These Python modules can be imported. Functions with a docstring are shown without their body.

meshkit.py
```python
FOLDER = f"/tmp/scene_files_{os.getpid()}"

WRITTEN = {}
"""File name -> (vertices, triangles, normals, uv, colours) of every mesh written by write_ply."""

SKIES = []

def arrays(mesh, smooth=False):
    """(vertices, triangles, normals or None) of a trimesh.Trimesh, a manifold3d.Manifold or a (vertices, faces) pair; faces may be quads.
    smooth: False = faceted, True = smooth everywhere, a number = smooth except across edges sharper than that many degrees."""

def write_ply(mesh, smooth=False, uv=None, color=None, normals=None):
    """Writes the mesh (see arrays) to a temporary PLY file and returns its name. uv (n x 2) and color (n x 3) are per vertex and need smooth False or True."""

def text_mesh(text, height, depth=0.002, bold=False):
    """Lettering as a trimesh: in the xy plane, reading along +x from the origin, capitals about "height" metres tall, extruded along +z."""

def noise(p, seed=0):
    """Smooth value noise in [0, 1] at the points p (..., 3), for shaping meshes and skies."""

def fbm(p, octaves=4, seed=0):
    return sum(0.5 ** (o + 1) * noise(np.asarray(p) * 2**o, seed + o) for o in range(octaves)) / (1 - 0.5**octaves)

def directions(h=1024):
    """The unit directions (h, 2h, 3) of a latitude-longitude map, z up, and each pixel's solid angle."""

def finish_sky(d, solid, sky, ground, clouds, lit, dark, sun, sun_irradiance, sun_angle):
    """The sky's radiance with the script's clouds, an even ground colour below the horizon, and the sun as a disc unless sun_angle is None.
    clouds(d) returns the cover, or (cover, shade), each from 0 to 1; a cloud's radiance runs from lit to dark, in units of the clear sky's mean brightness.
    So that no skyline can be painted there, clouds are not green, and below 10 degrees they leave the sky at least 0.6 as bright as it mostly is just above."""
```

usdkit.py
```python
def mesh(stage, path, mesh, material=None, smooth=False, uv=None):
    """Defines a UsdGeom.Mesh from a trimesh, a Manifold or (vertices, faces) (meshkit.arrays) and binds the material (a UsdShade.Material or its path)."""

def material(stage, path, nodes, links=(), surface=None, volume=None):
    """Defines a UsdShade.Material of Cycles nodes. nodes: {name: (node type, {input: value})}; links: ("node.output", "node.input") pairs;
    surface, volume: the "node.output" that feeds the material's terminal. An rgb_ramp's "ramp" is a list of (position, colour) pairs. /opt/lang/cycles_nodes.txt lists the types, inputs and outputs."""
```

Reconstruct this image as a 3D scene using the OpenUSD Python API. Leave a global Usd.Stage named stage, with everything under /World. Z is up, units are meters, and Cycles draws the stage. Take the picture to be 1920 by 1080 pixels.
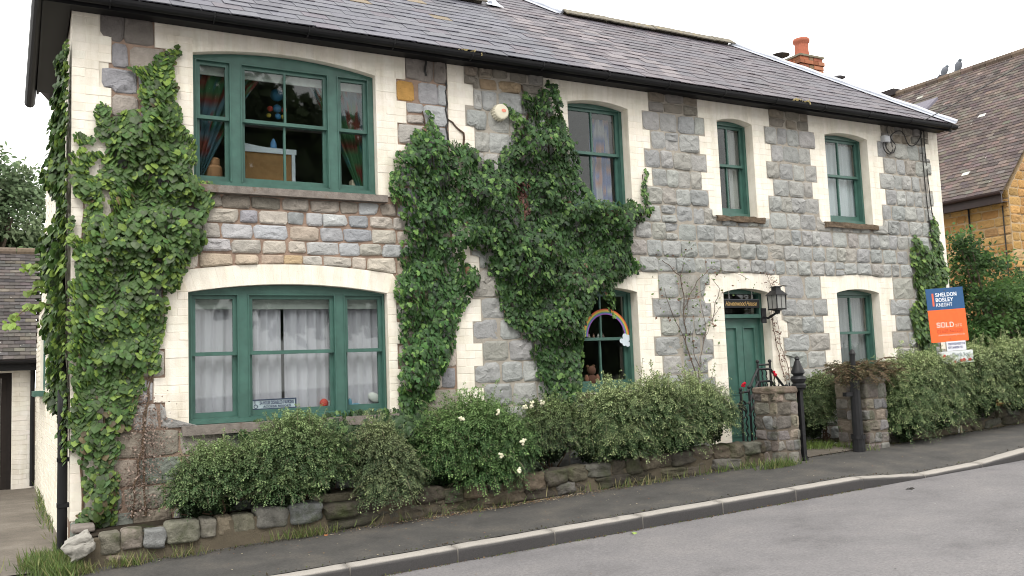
import math, random
import numpy as np, trimesh, shapely
from shapely.geometry import Polygon, box, LineString, Point
from shapely.ops import unary_union
from shapely import affinity
from pxr import Usd, UsdGeom, UsdLux, UsdShade, Sdf, Gf, Vt
import usdkit, meshkit

stage = Usd.Stage.CreateInMemory()
UsdGeom.SetStageUpAxis(stage, 'Z')
UsdGeom.Xform.Define(stage, '/World')
UsdGeom.Scope.Define(stage, '/World/Looks')

# ------------------------------------------------------------------ camera, sky, sun, exposure
CAM = np.array([-0.4173, -9.0021, 1.80])
R_ = (0.87644464, -0.47987322, -0.03957896); U_ = (-0.00919174, -0.0988583, 0.99505907); F_ = (0.48141491, 0.87175038, 0.09105469)
cam = UsdGeom.Camera.Define(stage, '/World/camera')
cam.AddTransformOp().Set(Gf.Matrix4d(*R_, 0, *U_, 0, -F_[0], -F_[1], -F_[2], 0, *CAM, 1))
cam.CreateHorizontalApertureAttr(36.0); cam.CreateVerticalApertureAttr(20.25)
cam.CreateFocalLengthAttr(1686.70 / 1920 * 36.0)
cam.CreateClippingRangeAttr(Gf.Vec2f(0.05, 3000)); cam.CreateExposureAttr(0.55)
SUN_EL, SUN_DIR = math.radians(52), np.array([-0.45, -0.9])
SUN_ROT = math.atan2(SUN_DIR[0], SUN_DIR[1])
sky = UsdLux.DomeLight.Define(stage, '/World/sky')
skymat = usdkit.material(stage, '/World/Looks/overcast_sky', {
    'sky': ('sky_texture', {'sky_type': 'single_scattering', 'sun_disc': False, 'sun_elevation': SUN_EL, 'sun_rotation': SUN_ROT, 'aerosol_density': 3.0}),
    'tc': ('texture_coordinate', {}),
    'n': ('noise_texture', {'scale': 2.2, 'detail': 5, 'roughness': 0.55}),
    'cl': ('rgb_ramp', {'ramp': [(0.3, (15.6, 15.5, 15.1)), (0.7, (19.0, 18.8, 18.3))]}),
    'm': ('mix', {'fac': 0.93}), 'bg': ('background_shader', {'strength': 0.1})},
    [('tc.generated', 'n.vector'), ('n.fac', 'cl.fac'), ('sky.color', 'm.color1'), ('cl.color', 'm.color2'), ('m.color', 'bg.color')], surface='bg.background')
UsdShade.MaterialBindingAPI.Apply(sky.GetPrim()).Bind(skymat)
sky.GetPrim().SetCustomDataByKey('kind', 'structure'); sky.GetPrim().SetCustomDataByKey('label', 'white overcast sky')
sun = UsdLux.DistantLight.Define(stage, '/World/sun')
sun.CreateNormalizeAttr(True); sun.CreateIntensityAttr(0.35); sun.CreateAngleAttr(25.0); sun.CreateColorAttr(Gf.Vec3f(1.0, 0.97, 0.92))
_d = np.array([SUN_DIR[0] * math.cos(SUN_EL), SUN_DIR[1] * math.cos(SUN_EL), math.sin(SUN_EL)]); _d /= np.linalg.norm(_d)
sun.AddTransformOp().Set(Gf.Matrix4d(Gf.Rotation(Gf.Vec3d(0, 0, 1), Gf.Vec3d(*map(float, _d))), Gf.Vec3d(0, 0, 20)))

# ------------------------------------------------------------------ helpers
rng = np.random.default_rng(7)
USED = {}
def path_of(parent, name):
    base = (parent if isinstance(parent, str) else str(parent.GetPath())) if parent is not None else '/World'
    k = USED.get((base, name), 0); USED[(base, name)] = k + 1
    return f'{base}/{name}' if k == 0 else f'{base}/{name}_{k:03d}'
def tag(p, label=None, cat=None, group=None, kind=None):
    p = p.GetPrim() if hasattr(p, 'GetPrim') else p
    for k, v in (('label', label), ('category', cat), ('group', group), ('kind', kind)):
        if v: p.SetCustomDataByKey(k, v)
    return p
def thing(name, label, cat, loc=(0, 0, 0), rotz=0.0, group=None, kind=None):
    x = UsdGeom.Xform.Define(stage, path_of(None, name))
    if any(loc): x.AddTranslateOp().Set(Gf.Vec3d(*map(float, loc)))
    if rotz: x.AddRotateZOp().Set(float(rotz))
    return tag(x.GetPrim(), label, cat, group, kind)
def join(parts):
    vs, fs, ts, n = [], [], [], 0
    for p in parts:
        vs.append(p[0]); fs.append(np.asarray(p[1]) + n); n += len(p[0])
        if len(p) > 2 and p[2] is not None: ts.append(np.broadcast_to(p[2], (len(p[0]), 3)))
    return np.vstack(vs), np.vstack(fs), (np.vstack(ts) if len(ts) == len(parts) else None)
def M(parent, name, vf, mat, tint=None, smooth=False, label=None, cat=None, group=None, kind=None):
    """One mesh prim. vf: (vertices, triangles[, tint]) or a trimesh, or a list of them."""
    if isinstance(vf, list): vf = join([(np.asarray(x.vertices), np.asarray(x.faces)) if hasattr(x, 'vertices') else x for x in vf])
    if hasattr(vf, 'vertices'): vf = (np.asarray(vf.vertices), np.asarray(vf.faces))
    v, f = np.asarray(vf[0], np.float64), np.asarray(vf[1], np.int32)
    if tint is None and len(vf) > 2: tint = vf[2]
    m = UsdGeom.Mesh.Define(stage, path_of(parent, name))
    nrm = None
    if smooth is not False and smooth is not True:
        v0, f0, nrm = meshkit.arrays(trimesh.Trimesh(v, f, process=False), smooth); v, f = v0, f0.astype(np.int32)
    elif smooth:
        nrm = np.zeros_like(v); fn = np.cross(v[f[:, 1]] - v[f[:, 0]], v[f[:, 2]] - v[f[:, 0]])
        for k in range(3): np.add.at(nrm, f[:, k], fn)
        nrm /= np.maximum(np.linalg.norm(nrm, axis=1, keepdims=True), 1e-12)
    m.CreatePointsAttr(Vt.Vec3fArray.FromNumpy(np.ascontiguousarray(v, np.float32)))
    m.CreateFaceVertexCountsAttr(Vt.IntArray.FromNumpy(np.full(len(f), 3, np.int32)))
    m.CreateFaceVertexIndicesAttr(Vt.IntArray.FromNumpy(np.ascontiguousarray(f, np.int32).ravel()))
    m.CreateSubdivisionSchemeAttr('none')
    if nrm is not None:
        m.CreateNormalsAttr(Vt.Vec3fArray.FromNumpy(np.ascontiguousarray(nrm, np.float32))); m.SetNormalsInterpolation('vertex')
    if tint is not None:
        t = np.ascontiguousarray(np.broadcast_to(np.asarray(tint, float), (len(v), 3)), np.float32)
        UsdGeom.PrimvarsAPI(m).CreatePrimvar('tint', Sdf.ValueTypeNames.Color3fArray, 'vertex').Set(Vt.Vec3fArray.FromNumpy(t))
    UsdShade.MaterialBindingAPI.Apply(m.GetPrim()).Bind(mat)
    return tag(m.GetPrim(), label, cat, group, kind)

MATS = {}
def mat(name, color=None, rough=0.7, spec=0.4, n_scale=12.0, lo=0.8, hi=1.15, bump=0.0, b_scale=60.0, b_dist=0.01, metal=0.0, spot=None, spot_scale=3.0, spot_rng=(0.55, 0.7), translucent=0.0, coat=0.0, detail=4.0):
    """Principled material: base colour (or the mesh's tint) times soft noise, an optional second colour in patches, fine bump."""
    nodes = {'g': ('geometry', {}), 'n': ('noise_texture', {'scale': n_scale, 'detail': detail, 'roughness': 0.6}),
             'r': ('rgb_ramp', {'ramp': [(0.25, (lo,) * 3), (0.75, (hi,) * 3)]}),
             'mul': ('mix', {'mix_type': 'multiply', 'fac': 1.0}),
             'p': ('principled_bsdf', {'roughness': rough, 'specular_ior_level': spec, 'metallic': metal, 'coat_weight': coat})}
    links = [('g.position', 'n.vector'), ('n.fac', 'r.fac'), ('r.color', 'mul.color2')]
    if color is None:
        nodes['a'] = ('attribute', {'attribute': 'tint'}); links.append(('a.color', 'mul.color1'))
    else: nodes['mul'][1]['color1'] = color
    out = 'mul.color'
    if spot is not None:
        nodes['n2'] = ('noise_texture', {'scale': spot_scale, 'detail': 6.0, 'roughness': 0.65})
        nodes['r2'] = ('rgb_ramp', {'ramp': [(spot_rng[0], (0, 0, 0)), (spot_rng[1], (1, 1, 1))]})
        nodes['mx'] = ('mix', {'color2': spot})
        links += [('g.position', 'n2.vector'), ('n2.fac', 'r2.fac'), ('r2.color', 'mx.fac'), (out, 'mx.color1')]; out = 'mx.color'
    links.append((out, 'p.base_color'))
    if bump:
        nodes['nb'] = ('noise_texture', {'scale': b_scale, 'detail': 5.0, 'roughness': 0.65})
        nodes['b'] = ('bump', {'strength': bump, 'distance': b_dist})
        links += [('g.position', 'nb.vector'), ('nb.fac', 'b.height'), ('b.normal', 'p.normal')]
    surf = 'p.BSDF'
    if translucent:
        nodes['t'] = ('translucent_bsdf', {}); nodes['ms'] = ('mix_closure', {'fac': translucent})
        links += [(out, 't.color'), ('p.BSDF', 'ms.closure1'), ('t.BSDF', 'ms.closure2')]; surf = 'ms.closure'
    MATS[name] = usdkit.material(stage, f'/World/Looks/{name}', nodes, links, surface=surf)
    return MATS[name]

PAINT = usdkit.material(stage, '/World/Looks/cream_masonry_paint', {
    'g': ('geometry', {}), 'a': ('attribute', {'attribute': 'tint'}), 'mp': ('mapping', {'scale': (9.0, 9.0, 1.1)}),
    'st': ('noise_texture', {'scale': 1.0, 'detail': 6, 'roughness': 0.65}), 'sr': ('rgb_ramp', {'ramp': [(0.40, (1.03, 1.03, 1.03)), (0.58, (0.96, 0.95, 0.92)), (0.76, (0.80, 0.765, 0.70))]}),
    'n': ('noise_texture', {'scale': 4.0, 'detail': 7, 'roughness': 0.7}), 'nr': ('rgb_ramp', {'ramp': [(0.3, (0.88, 0.87, 0.84)), (0.6, (1.04, 1.04, 1.04))]}),
    'f': ('noise_texture', {'scale': 26.0, 'detail': 5, 'roughness': 0.7}), 'fr': ('rgb_ramp', {'ramp': [(0.70, (0, 0, 0)), (0.76, (1, 1, 1))]}),
    'm1': ('mix', {'mix_type': 'multiply', 'fac': 1.0}), 'm2': ('mix', {'mix_type': 'multiply', 'fac': 1.0}), 'm3': ('mix', {'color2': (0.42, 0.33, 0.25)}),
    'b1': ('noise_texture', {'scale': 90, 'detail': 5, 'roughness': 0.65}), 'b': ('bump', {'strength': 0.45, 'distance': 0.006}), 'p': ('principled_bsdf', {'roughness': 0.62, 'specular_ior_level': 0.28})},
    [('g.position', 'mp.vector'), ('mp.vector', 'st.vector'), ('g.position', 'n.vector'), ('g.position', 'f.vector'), ('g.position', 'b1.vector'), ('st.fac', 'sr.fac'), ('n.fac', 'nr.fac'), ('f.fac', 'fr.fac'),
     ('a.color', 'm1.color1'), ('sr.color', 'm1.color2'), ('m1.color', 'm2.color1'), ('nr.color', 'm2.color2'), ('m2.color', 'm3.color1'), ('fr.color', 'm3.fac'), ('m3.color', 'p.base_color'), ('b1.fac', 'b.height'), ('b.normal', 'p.normal')], surface='p.BSDF')
STONE = mat('rock_faced_stone', rough=0.85, spec=0.25, n_scale=11, lo=0.80, hi=1.16, bump=0.9, b_scale=38, b_dist=0.016, spot=(0.15, 0.135, 0.115), spot_scale=9, spot_rng=(0.68, 0.84))
MORTAR = mat('lime_mortar', rough=0.95, spec=0.15, n_scale=7, lo=0.75, hi=1.15, bump=0.8, b_scale=70, b_dist=0.01)
SLATE = mat('roof_slate', rough=0.55, spec=0.38, n_scale=14, lo=0.86, hi=1.12, bump=0.25, b_scale=50, b_dist=0.004, spot=(0.24, 0.21, 0.15), spot_scale=9, spot_rng=(0.74, 0.86))
LEAD = mat('weathered_lead', (0.42, 0.44, 0.49), rough=0.45, spec=0.5, n_scale=6, lo=0.8, hi=1.15)
GUTTER = mat('black_gutter', (0.009, 0.009, 0.010), rough=0.55, spec=0.2, n_scale=8)
GREEN = mat('green_joinery_paint', (0.046, 0.112, 0.090), rough=0.38, spec=0.45, n_scale=7, lo=0.74, hi=1.22, bump=0.12, b_scale=60, spot=(0.10, 0.125, 0.105), spot_scale=11, spot_rng=(0.66, 0.82), detail=7)
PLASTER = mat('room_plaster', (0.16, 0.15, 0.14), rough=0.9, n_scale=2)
SILL = mat('sill_stone', (0.20, 0.175, 0.155), rough=0.9, spec=0.2, n_scale=14, lo=0.65, hi=1.25, bump=0.7, b_scale=60, spot=(0.10, 0.06, 0.03), spot_scale=5, spot_rng=(0.6, 0.75))
LEAF = mat('leaf', rough=0.5, spec=0.28, n_scale=30, lo=0.85, hi=1.15, translucent=0.18)
FINE = mat('fine_leaf', rough=0.55, spec=0.28, n_scale=30, lo=0.85, hi=1.15, translucent=0.15)
BARK = mat('bark', rough=0.9, spec=0.2, n_scale=40, lo=0.6, hi=1.3, bump=0.6, b_scale=80)
TINT = mat('plain_tinted', rough=0.55, spec=0.4, n_scale=20, lo=0.92, hi=1.06)
MATT = mat('matt_tinted', rough=0.9, spec=0.15, n_scale=16, lo=0.85, hi=1.12)
IRON = mat('black_iron_paint', (0.009, 0.009, 0.010), rough=0.45, spec=0.3, n_scale=20, lo=0.7, hi=1.5, bump=0.15, b_scale=120)
WALLROCK = mat('mossy_walling', rough=0.92, spec=0.2, n_scale=10, lo=0.6, hi=1.3, bump=1.0, b_scale=36, b_dist=0.02, spot=(0.045, 0.055, 0.022), spot_scale=3.4, spot_rng=(0.5, 0.72))
TILE = mat('clay_roof_tile', rough=0.85, spec=0.25, n_scale=20, lo=0.7, hi=1.25, bump=0.5, b_scale=70, b_dist=0.005, spot=(0.48, 0.46, 0.41), spot_scale=7, spot_rng=(0.665, 0.71))
KERB = mat('granite_kerb', None, rough=0.85, spec=0.3, n_scale=120, lo=0.72, hi=1.2, bump=0.7, b_scale=130, b_dist=0.006, spot=(0.10, 0.09, 0.085), spot_scale=4, spot_rng=(0.62, 0.85))
GLASS = usdkit.material(stage, '/World/Looks/window_glass', {
    'lw': ('layer_weight', {'blend': 0.5}), 'pw': ('math', {'math_type': 'power', 'value2': 4.5}), 'f': ('math', {'math_type': 'multiply_add', 'value2': 0.9, 'value3': 0.028}), 't': ('transparent_bsdf', {'color': (0.88, 0.91, 0.90)}), 'gl': ('glossy_bsdf', {'roughness': 0.02, 'color': (1, 1, 1)}), 'm': ('mix_closure', {})},
    [('lw.facing', 'pw.value1'), ('pw.value', 'f.value1'), ('f.value', 'm.fac'), ('t.BSDF', 'm.closure1'), ('gl.BSDF', 'm.closure2')], surface='m.closure')
CURTAIN = usdkit.material(stage, '/World/Looks/curtain_cloth', {
    'a': ('attribute', {'attribute': 'tint'}), 'd': ('diffuse_bsdf', {'roughness': 0.5}), 't': ('translucent_bsdf', {}), 'm': ('mix_closure', {'fac': 0.08})},
    [('a.color', 'd.color'), ('a.color', 't.color'), ('d.BSDF', 'm.closure1'), ('t.BSDF', 'm.closure2')], surface='m.closure')

def asphalt(name, c, spot, sscale):
    return usdkit.material(stage, f'/World/Looks/{name}', {
        'g': ('geometry', {}), 'n': ('noise_texture', {'scale': 48, 'detail': 6, 'roughness': 0.85}), 'v': ('voronoi_texture', {'scale': 170}),
        'r': ('rgb_ramp', {'ramp': [(0.30, (0.60,) * 3), (0.5, (1.0,) * 3), (0.70, (1.42, 1.40, 1.38))]}),
        'n2': ('noise_texture', {'scale': sscale, 'detail': 7, 'roughness': 0.62}), 'r2': ('rgb_ramp', {'ramp': [(0.30, tuple(x * 0.70 for x in c)), (0.42, tuple(x * 0.9 for x in c)), (0.5, c), (0.68, spot)]}),
        'mul': ('mix', {'mix_type': 'multiply', 'fac': 1.0}), 'b': ('bump', {'strength': 0.6, 'distance': 0.006}), 'p': ('principled_bsdf', {'roughness': 0.82, 'specular_ior_level': 0.35})},
        [('g.position', 'n.vector'), ('g.position', 'v.vector'), ('g.position', 'n2.vector'), ('n.fac', 'r.fac'), ('n2.fac', 'r2.fac'), ('r2.color', 'mul.color1'), ('r.color', 'mul.color2'),
         ('mul.color', 'p.base_color'), ('v.distance', 'b.height'), ('b.normal', 'p.normal')], surface='p.BSDF')
ROAD = asphalt('road_asphalt', (0.160, 0.153, 0.156), (0.186, 0.176, 0.175), 1.3)
PAVE = asphalt('pavement_asphalt', (0.062, 0.059, 0.055), (0.088, 0.080, 0.070), 2.6)
DRIVE = asphalt('drive_concrete', (0.125, 0.108, 0.088), (0.17, 0.15, 0.125), 2.2)
SOIL = mat('garden_soil', (0.05, 0.04, 0.03), rough=1.0, spec=0.1, n_scale=12, lo=0.5, hi=1.4, bump=1, b_scale=40, b_dist=0.03, spot=(0.04, 0.06, 0.02), spot_scale=3)

def quads(n): return np.array(n)
def bx(x0, x1, y0, y1, z0, z1):
    v = np.array([[x, y, z] for x in (x0, x1) for y in (y0, y1) for z in (z0, z1)], float)
    f = np.array([[0, 1, 3], [0, 3, 2], [4, 6, 7], [4, 7, 5], [0, 4, 5], [0, 5, 1], [2, 3, 7], [2, 7, 6], [0, 2, 6], [0, 6, 4], [1, 5, 7], [1, 7, 3]])
    return v, f
def tube(pts, r, sides=6, cap=True):
    p = np.asarray(pts, float); n = len(p); r = np.broadcast_to(np.asarray(r, float), (n,))
    t = np.gradient(p, axis=0); t /= np.linalg.norm(t, axis=1, keepdims=True) + 1e-12
    ref = np.array([0.0, 0, 1]) if abs(t[:, 2]).mean() < 0.8 else np.array([1.0, 0, 0])
    a = np.cross(t, ref); a /= np.linalg.norm(a, axis=1, keepdims=True) + 1e-12; b = np.cross(t, a)
    ang = np.arange(sides) * 2 * np.pi / sides
    v = (p[:, None] + r[:, None, None] * (np.cos(ang)[None, :, None] * a[:, None] + np.sin(ang)[None, :, None] * b[:, None])).reshape(-1, 3)
    f = []
    for i in range(n - 1):
        for j in range(sides):
            a0, a1 = i * sides + j, i * sides + (j + 1) % sides; f += [[a0, a0 + sides, a1 + sides], [a0, a1 + sides, a1]]
    if cap:
        v = np.vstack([v, p[0], p[-1]]); c0, c1 = len(v) - 2, len(v) - 1
        for j in range(sides): f += [[c0, j, (j + 1) % sides], [c1, (n - 1) * sides + (j + 1) % sides, (n - 1) * sides + j]]
    return v, np.array(f)
def lathe(prof, c=(0, 0, 0), n=20):
    """prof: (radius, z) pairs from bottom to top."""
    prof = np.asarray(prof, float); ang = np.arange(n) * 2 * np.pi / n
    v = np.stack([prof[:, 0, None] * np.cos(ang), prof[:, 0, None] * np.sin(ang), np.repeat(prof[:, 1, None], n, 1)], -1).reshape(-1, 3)
    f = []
    for i in range(len(prof) - 1):
        for j in range(n):
            a, b = i * n + j, i * n + (j + 1) % n; f += [[a, b, b + n], [a, b + n, a + n]]
    return v + np.asarray(c), np.array(f)
def ball(c, r, sub=2):
    m = trimesh.creation.icosphere(sub, 1.0); return np.asarray(m.vertices) * np.asarray(r) + np.asarray(c), np.asarray(m.faces)
def ext(poly, y0, y1):
    """An (x, z) polygon as a solid between the planes y0 and y1."""
    out = []
    for g in getattr(poly, 'geoms', [poly]):
        if g.is_empty or g.area < 1e-6: continue
        m = trimesh.creation.extrude_polygon(g, y1 - y0, engine='earcut'); v = np.asarray(m.vertices)
        out.append((np.stack([v[:, 0], y1 - v[:, 2], v[:, 1]], 1), np.asarray(m.faces)))
    return join(out)[:2]
def prism(ring, back, front, bevel=0.003):
    """Bevelled block over a convex ring (u, w), depth measured outwards. Returns local (u, w, d)."""
    r = np.asarray(ring, float); n = len(r); c = r.mean(0)
    d = c - r; inn = r + d / np.maximum(np.linalg.norm(d, axis=1, keepdims=True), 1e-9) * bevel * 1.5
    v = np.vstack([np.c_[r, np.full(n, back)], np.c_[r, np.full(n, front - bevel)], np.c_[inn, np.full(n, front)]])
    f = []
    for k in (0, n):
        for j in range(n):
            a, b = k + j, k + (j + 1) % n; f += [[a, b, b + n], [a, b + n, a + n]]
    for j in range(1, n - 1): f.append([2 * n, 2 * n + j, 2 * n + j + 1])
    return v, np.array(f)
def pillow(poly, depth, seed, n=16, round_=0.18):
    """A rock-faced stone over an (u, w) polygon: rim, shoulders and a rough bulging face."""
    w = min(poly.bounds[2] - poly.bounds[0], poly.bounds[3] - poly.bounds[1]); r = w * round_ * 0.5
    q = poly.buffer(-r).buffer(r * 0.97)
    if q.is_empty: q = poly
    if hasattr(q, 'geoms'): q = max(q.geoms, key=lambda g: g.area)
    L = q.exterior; pts = np.array([L.interpolate(t, normalized=True).coords[0] for t in np.arange(n) / n])
    if not L.is_ccw: pts = pts[::-1]
    c = np.array(q.centroid.coords[0]); rr = np.random.default_rng(seed)
    rings, S = [], ((1.0, -0.03), (1.0, 0.0), (0.94, 0.55), (0.74, 0.92), (0.4, 1.0))
    tx, tz = rr.normal(0, 0.35, 2)
    for k, (s, h) in enumerate(S):
        p = c + (pts - c) * s
        d = np.full(n, h * depth if h > 0 else h)
        if h > 0:
            nz = meshkit.noise(np.c_[p * 16 + seed * 3.7, np.full(n, seed * 1.3)]) - 0.5
            nz2 = meshkit.noise(np.c_[p * 34 + seed * 1.7, np.full(n, seed * 2.3)]) - 0.5
            rel = (p - c) / max(w, 1e-3)
            d = d * (1 + 1.0 * nz + 0.5 * nz2 + (tx * rel[:, 0] + tz * rel[:, 1]))
        rings.append(np.c_[p, d])
    v = np.vstack(rings + [np.array([[c[0], c[1], depth * (1 + rr.normal(0, 0.25))]])]); f = []
    for k in range(len(S) - 1):
        for j in range(n):
            a, b = k * n + j, k * n + (j + 1) % n; f += [[a, b, b + n], [a, b + n, a + n]]
    k = (len(S) - 1) * n
    for j in range(n): f.append([k + j, k + (j + 1) % n, len(v) - 1])
    return v, np.array(f)
def place(v, O=(0, 0, 0), U=(1, 0, 0), W=(0, 0, 1), N=(0, -1, 0)):
    return np.asarray(O, float) + v[:, :1] * np.asarray(U, float) + v[:, 1:2] * np.asarray(W, float) + v[:, 2:3] * np.asarray(N, float)
def emit(parent, name, stuff_name, items, material, most=300, smooth=False):
    """items: (v, f, tint). The pieces that show largest become parts of their own, the rest one part."""
    size = [np.ptp(v, axis=0).max() / np.linalg.norm(v.mean(0) - CAM) for v, f, t in items]
    order = np.argsort(size)[::-1]
    for i in order[:most]: M(parent, name, items[i][:2], material, items[i][2], smooth)
    rest = [items[i] for i in order[most:]]
    if rest: M(parent, stuff_name, rest, material, None, smooth, kind='stuff')
def vary(c, a=0.12, h=0.03):
    return np.clip(np.asarray(c) * (1 + rng.normal(0, a)) * (1 + rng.normal(0, h, 3)), 0.005, 0.9)
def pick(cs, w):
    return cs[rng.choice(len(cs), p=np.asarray(w) / np.sum(w))]
def rows(free, zs, wmin, wmax, gap, depth, colour, jit=0.012, big=None):
    """Cuts the free region of a wall into coursed stones; zs: course boundaries downwards."""
    out = []
    for z1, z0 in zip(zs[:-1], zs[1:]):
        strip = free.intersection(box(-50, z0, 50, z1))
        for g in getattr(strip, 'geoms', [strip]):
            if g.is_empty or g.geom_type != 'Polygon' or g.area < 0.004: continue
            x, xe = g.bounds[0], g.bounds[2]
            while x < xe - 0.02:
                w = rng.uniform(wmin, wmax)
                if xe - (x + w) < wmin * 0.6: w = xe - x
                j = rng.normal(0, jit, 8) * 0.8
                split = (z1 - z0) > 0.2 and rng.random() < 0.05
                for a, b in (((z0, (z0 + z1) / 2 + rng.normal(0, 0.015)), ((z0 + z1) / 2, z1)) if split else ((z0, z1),)):
                    cell = Polygon([(x + gap + j[0], a + gap + j[1]), (x + w - gap + j[2], a + gap + j[3]), (x + w - gap + j[4], b - gap + j[5] * 0.6), (x + gap + j[6], b - gap + j[7] * 0.6)])
                    if not cell.is_valid: continue
                    c = cell.intersection(g.buffer(-gap * 0.8))
                    for s in getattr(c, 'geoms', [c]):
                        if s.geom_type == 'Polygon' and s.area > 0.0025 and min(s.bounds[2] - s.bounds[0], s.bounds[3] - s.bounds[1]) > 0.035:
                            v, f = pillow(s, depth * rng.uniform(0.6, 1.35), int(rng.integers(1e6)))
                            cc = s.centroid; out.append((v, f, colour(cc.x, cc.y)))
                x += w
    return out
def bricks(xa, xb, za, zb, front, start=0, face=(0.755, 0.71, 0.63)):
    """Painted brick courses over a rectangle (u, w); returns local pieces."""
    out, n = [], max(1, round((zb - za) / 0.0805)); h = (zb - za) / n
    for k in range(n):
        x, turn = xa, (k + start) % 2
        while x < xb - 0.02:
            w = 0.225 if turn == 0 else 0.113
            if xb - (x + w) < 0.06: w = xb - x
            w = min(w, xb - x); g, gx_ = 0.0026, 0.0012
            z0, z1 = za + k * h, za + (k + 1) * h
            j = rng.normal(0, 0.0012, 8)
            v, f = prism([(x + gx_ + j[0] * .5, z0 + g + j[1]), (x + w - gx_ + j[2] * .5, z0 + g + j[3]), (x + w - gx_ + j[4] * .5, z1 - g + j[5]), (x + gx_ + j[6] * .5, z1 - g + j[7])], -0.03, front - 0.0015 + rng.normal(0, 0.0013), 0.003)
            out.append((v, f, vary(face, 0.025, 0.006))); x += w; turn = 1 - turn
    return out
def leaves(P, T, N, size, tmpl, tmf, tint):
    """Vectorised leaves: tmpl (k, 3) along T, across, along N; size (n,) ; tint (n, 3)."""
    T = T / np.maximum(np.linalg.norm(T, axis=1, keepdims=True), 1e-9)
    N = N - (N * T).sum(1, keepdims=True) * T; N /= np.maximum(np.linalg.norm(N, axis=1, keepdims=True), 1e-9)
    B = np.cross(N, T); k, n = len(tmpl), len(P); size = np.broadcast_to(size, (n,))
    v = P[:, None] + size[:, None, None] * (tmpl[None, :, 0:1] * T[:, None] + tmpl[None, :, 1:2] * B[:, None] + tmpl[None, :, 2:3] * N[:, None])
    f = (np.asarray(tmf)[None] + (np.arange(n) * k)[:, None, None]).reshape(-1, 3)
    return v.reshape(-1, 3), f, np.repeat(tint, k, 0)
HEART = np.array([[0, 0, 0.04], [-0.16, 0.26, 0], [0.02, 0.52, -0.08], [0.36, 0.56, -0.08], [0.72, 0.34, -0.05], [1.02, 0, -0.10], [0.72, -0.34, -0.05], [0.36, -0.56, -0.08], [0.02, -0.52, -0.08], [-0.16, -0.26, 0], [0.45, 0, 0.03]])
HEART_F = [[10, i, i + 1] for i in range(1, 9)][::-1] + [[0, 1, 10], [0, 10, 9]]
HEART_F = [[10, i + 1, i] for i in range(1, 9)] + [[0, 10, 1], [0, 9, 10]]
LOBED = np.array([[0, 0, 0.04], [-0.12, 0.30, -0.02], [0.18, 0.55, -0.10], [0.33, 0.30, 0], [0.62, 0.36, -0.07], [1.0, 0, -0.12], [0.62, -0.36, -0.07], [0.33, -0.30, 0], [0.18, -0.55, -0.10], [-0.12, -0.30, -0.02], [0.4, 0, 0.03]])
LOBED_F = HEART_F
BLADE = np.array([[0, 0, 0], [0.5, 0.26, 0.05], [1.0, 0, -0.04], [0.5, -0.26, 0.05]]); BLADE_F = [[0, 2, 1], [0, 3, 2]]
def rvec(n): 
    a = rng.normal(size=(n, 3)); return a / np.linalg.norm(a, axis=1, keepdims=True)

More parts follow.
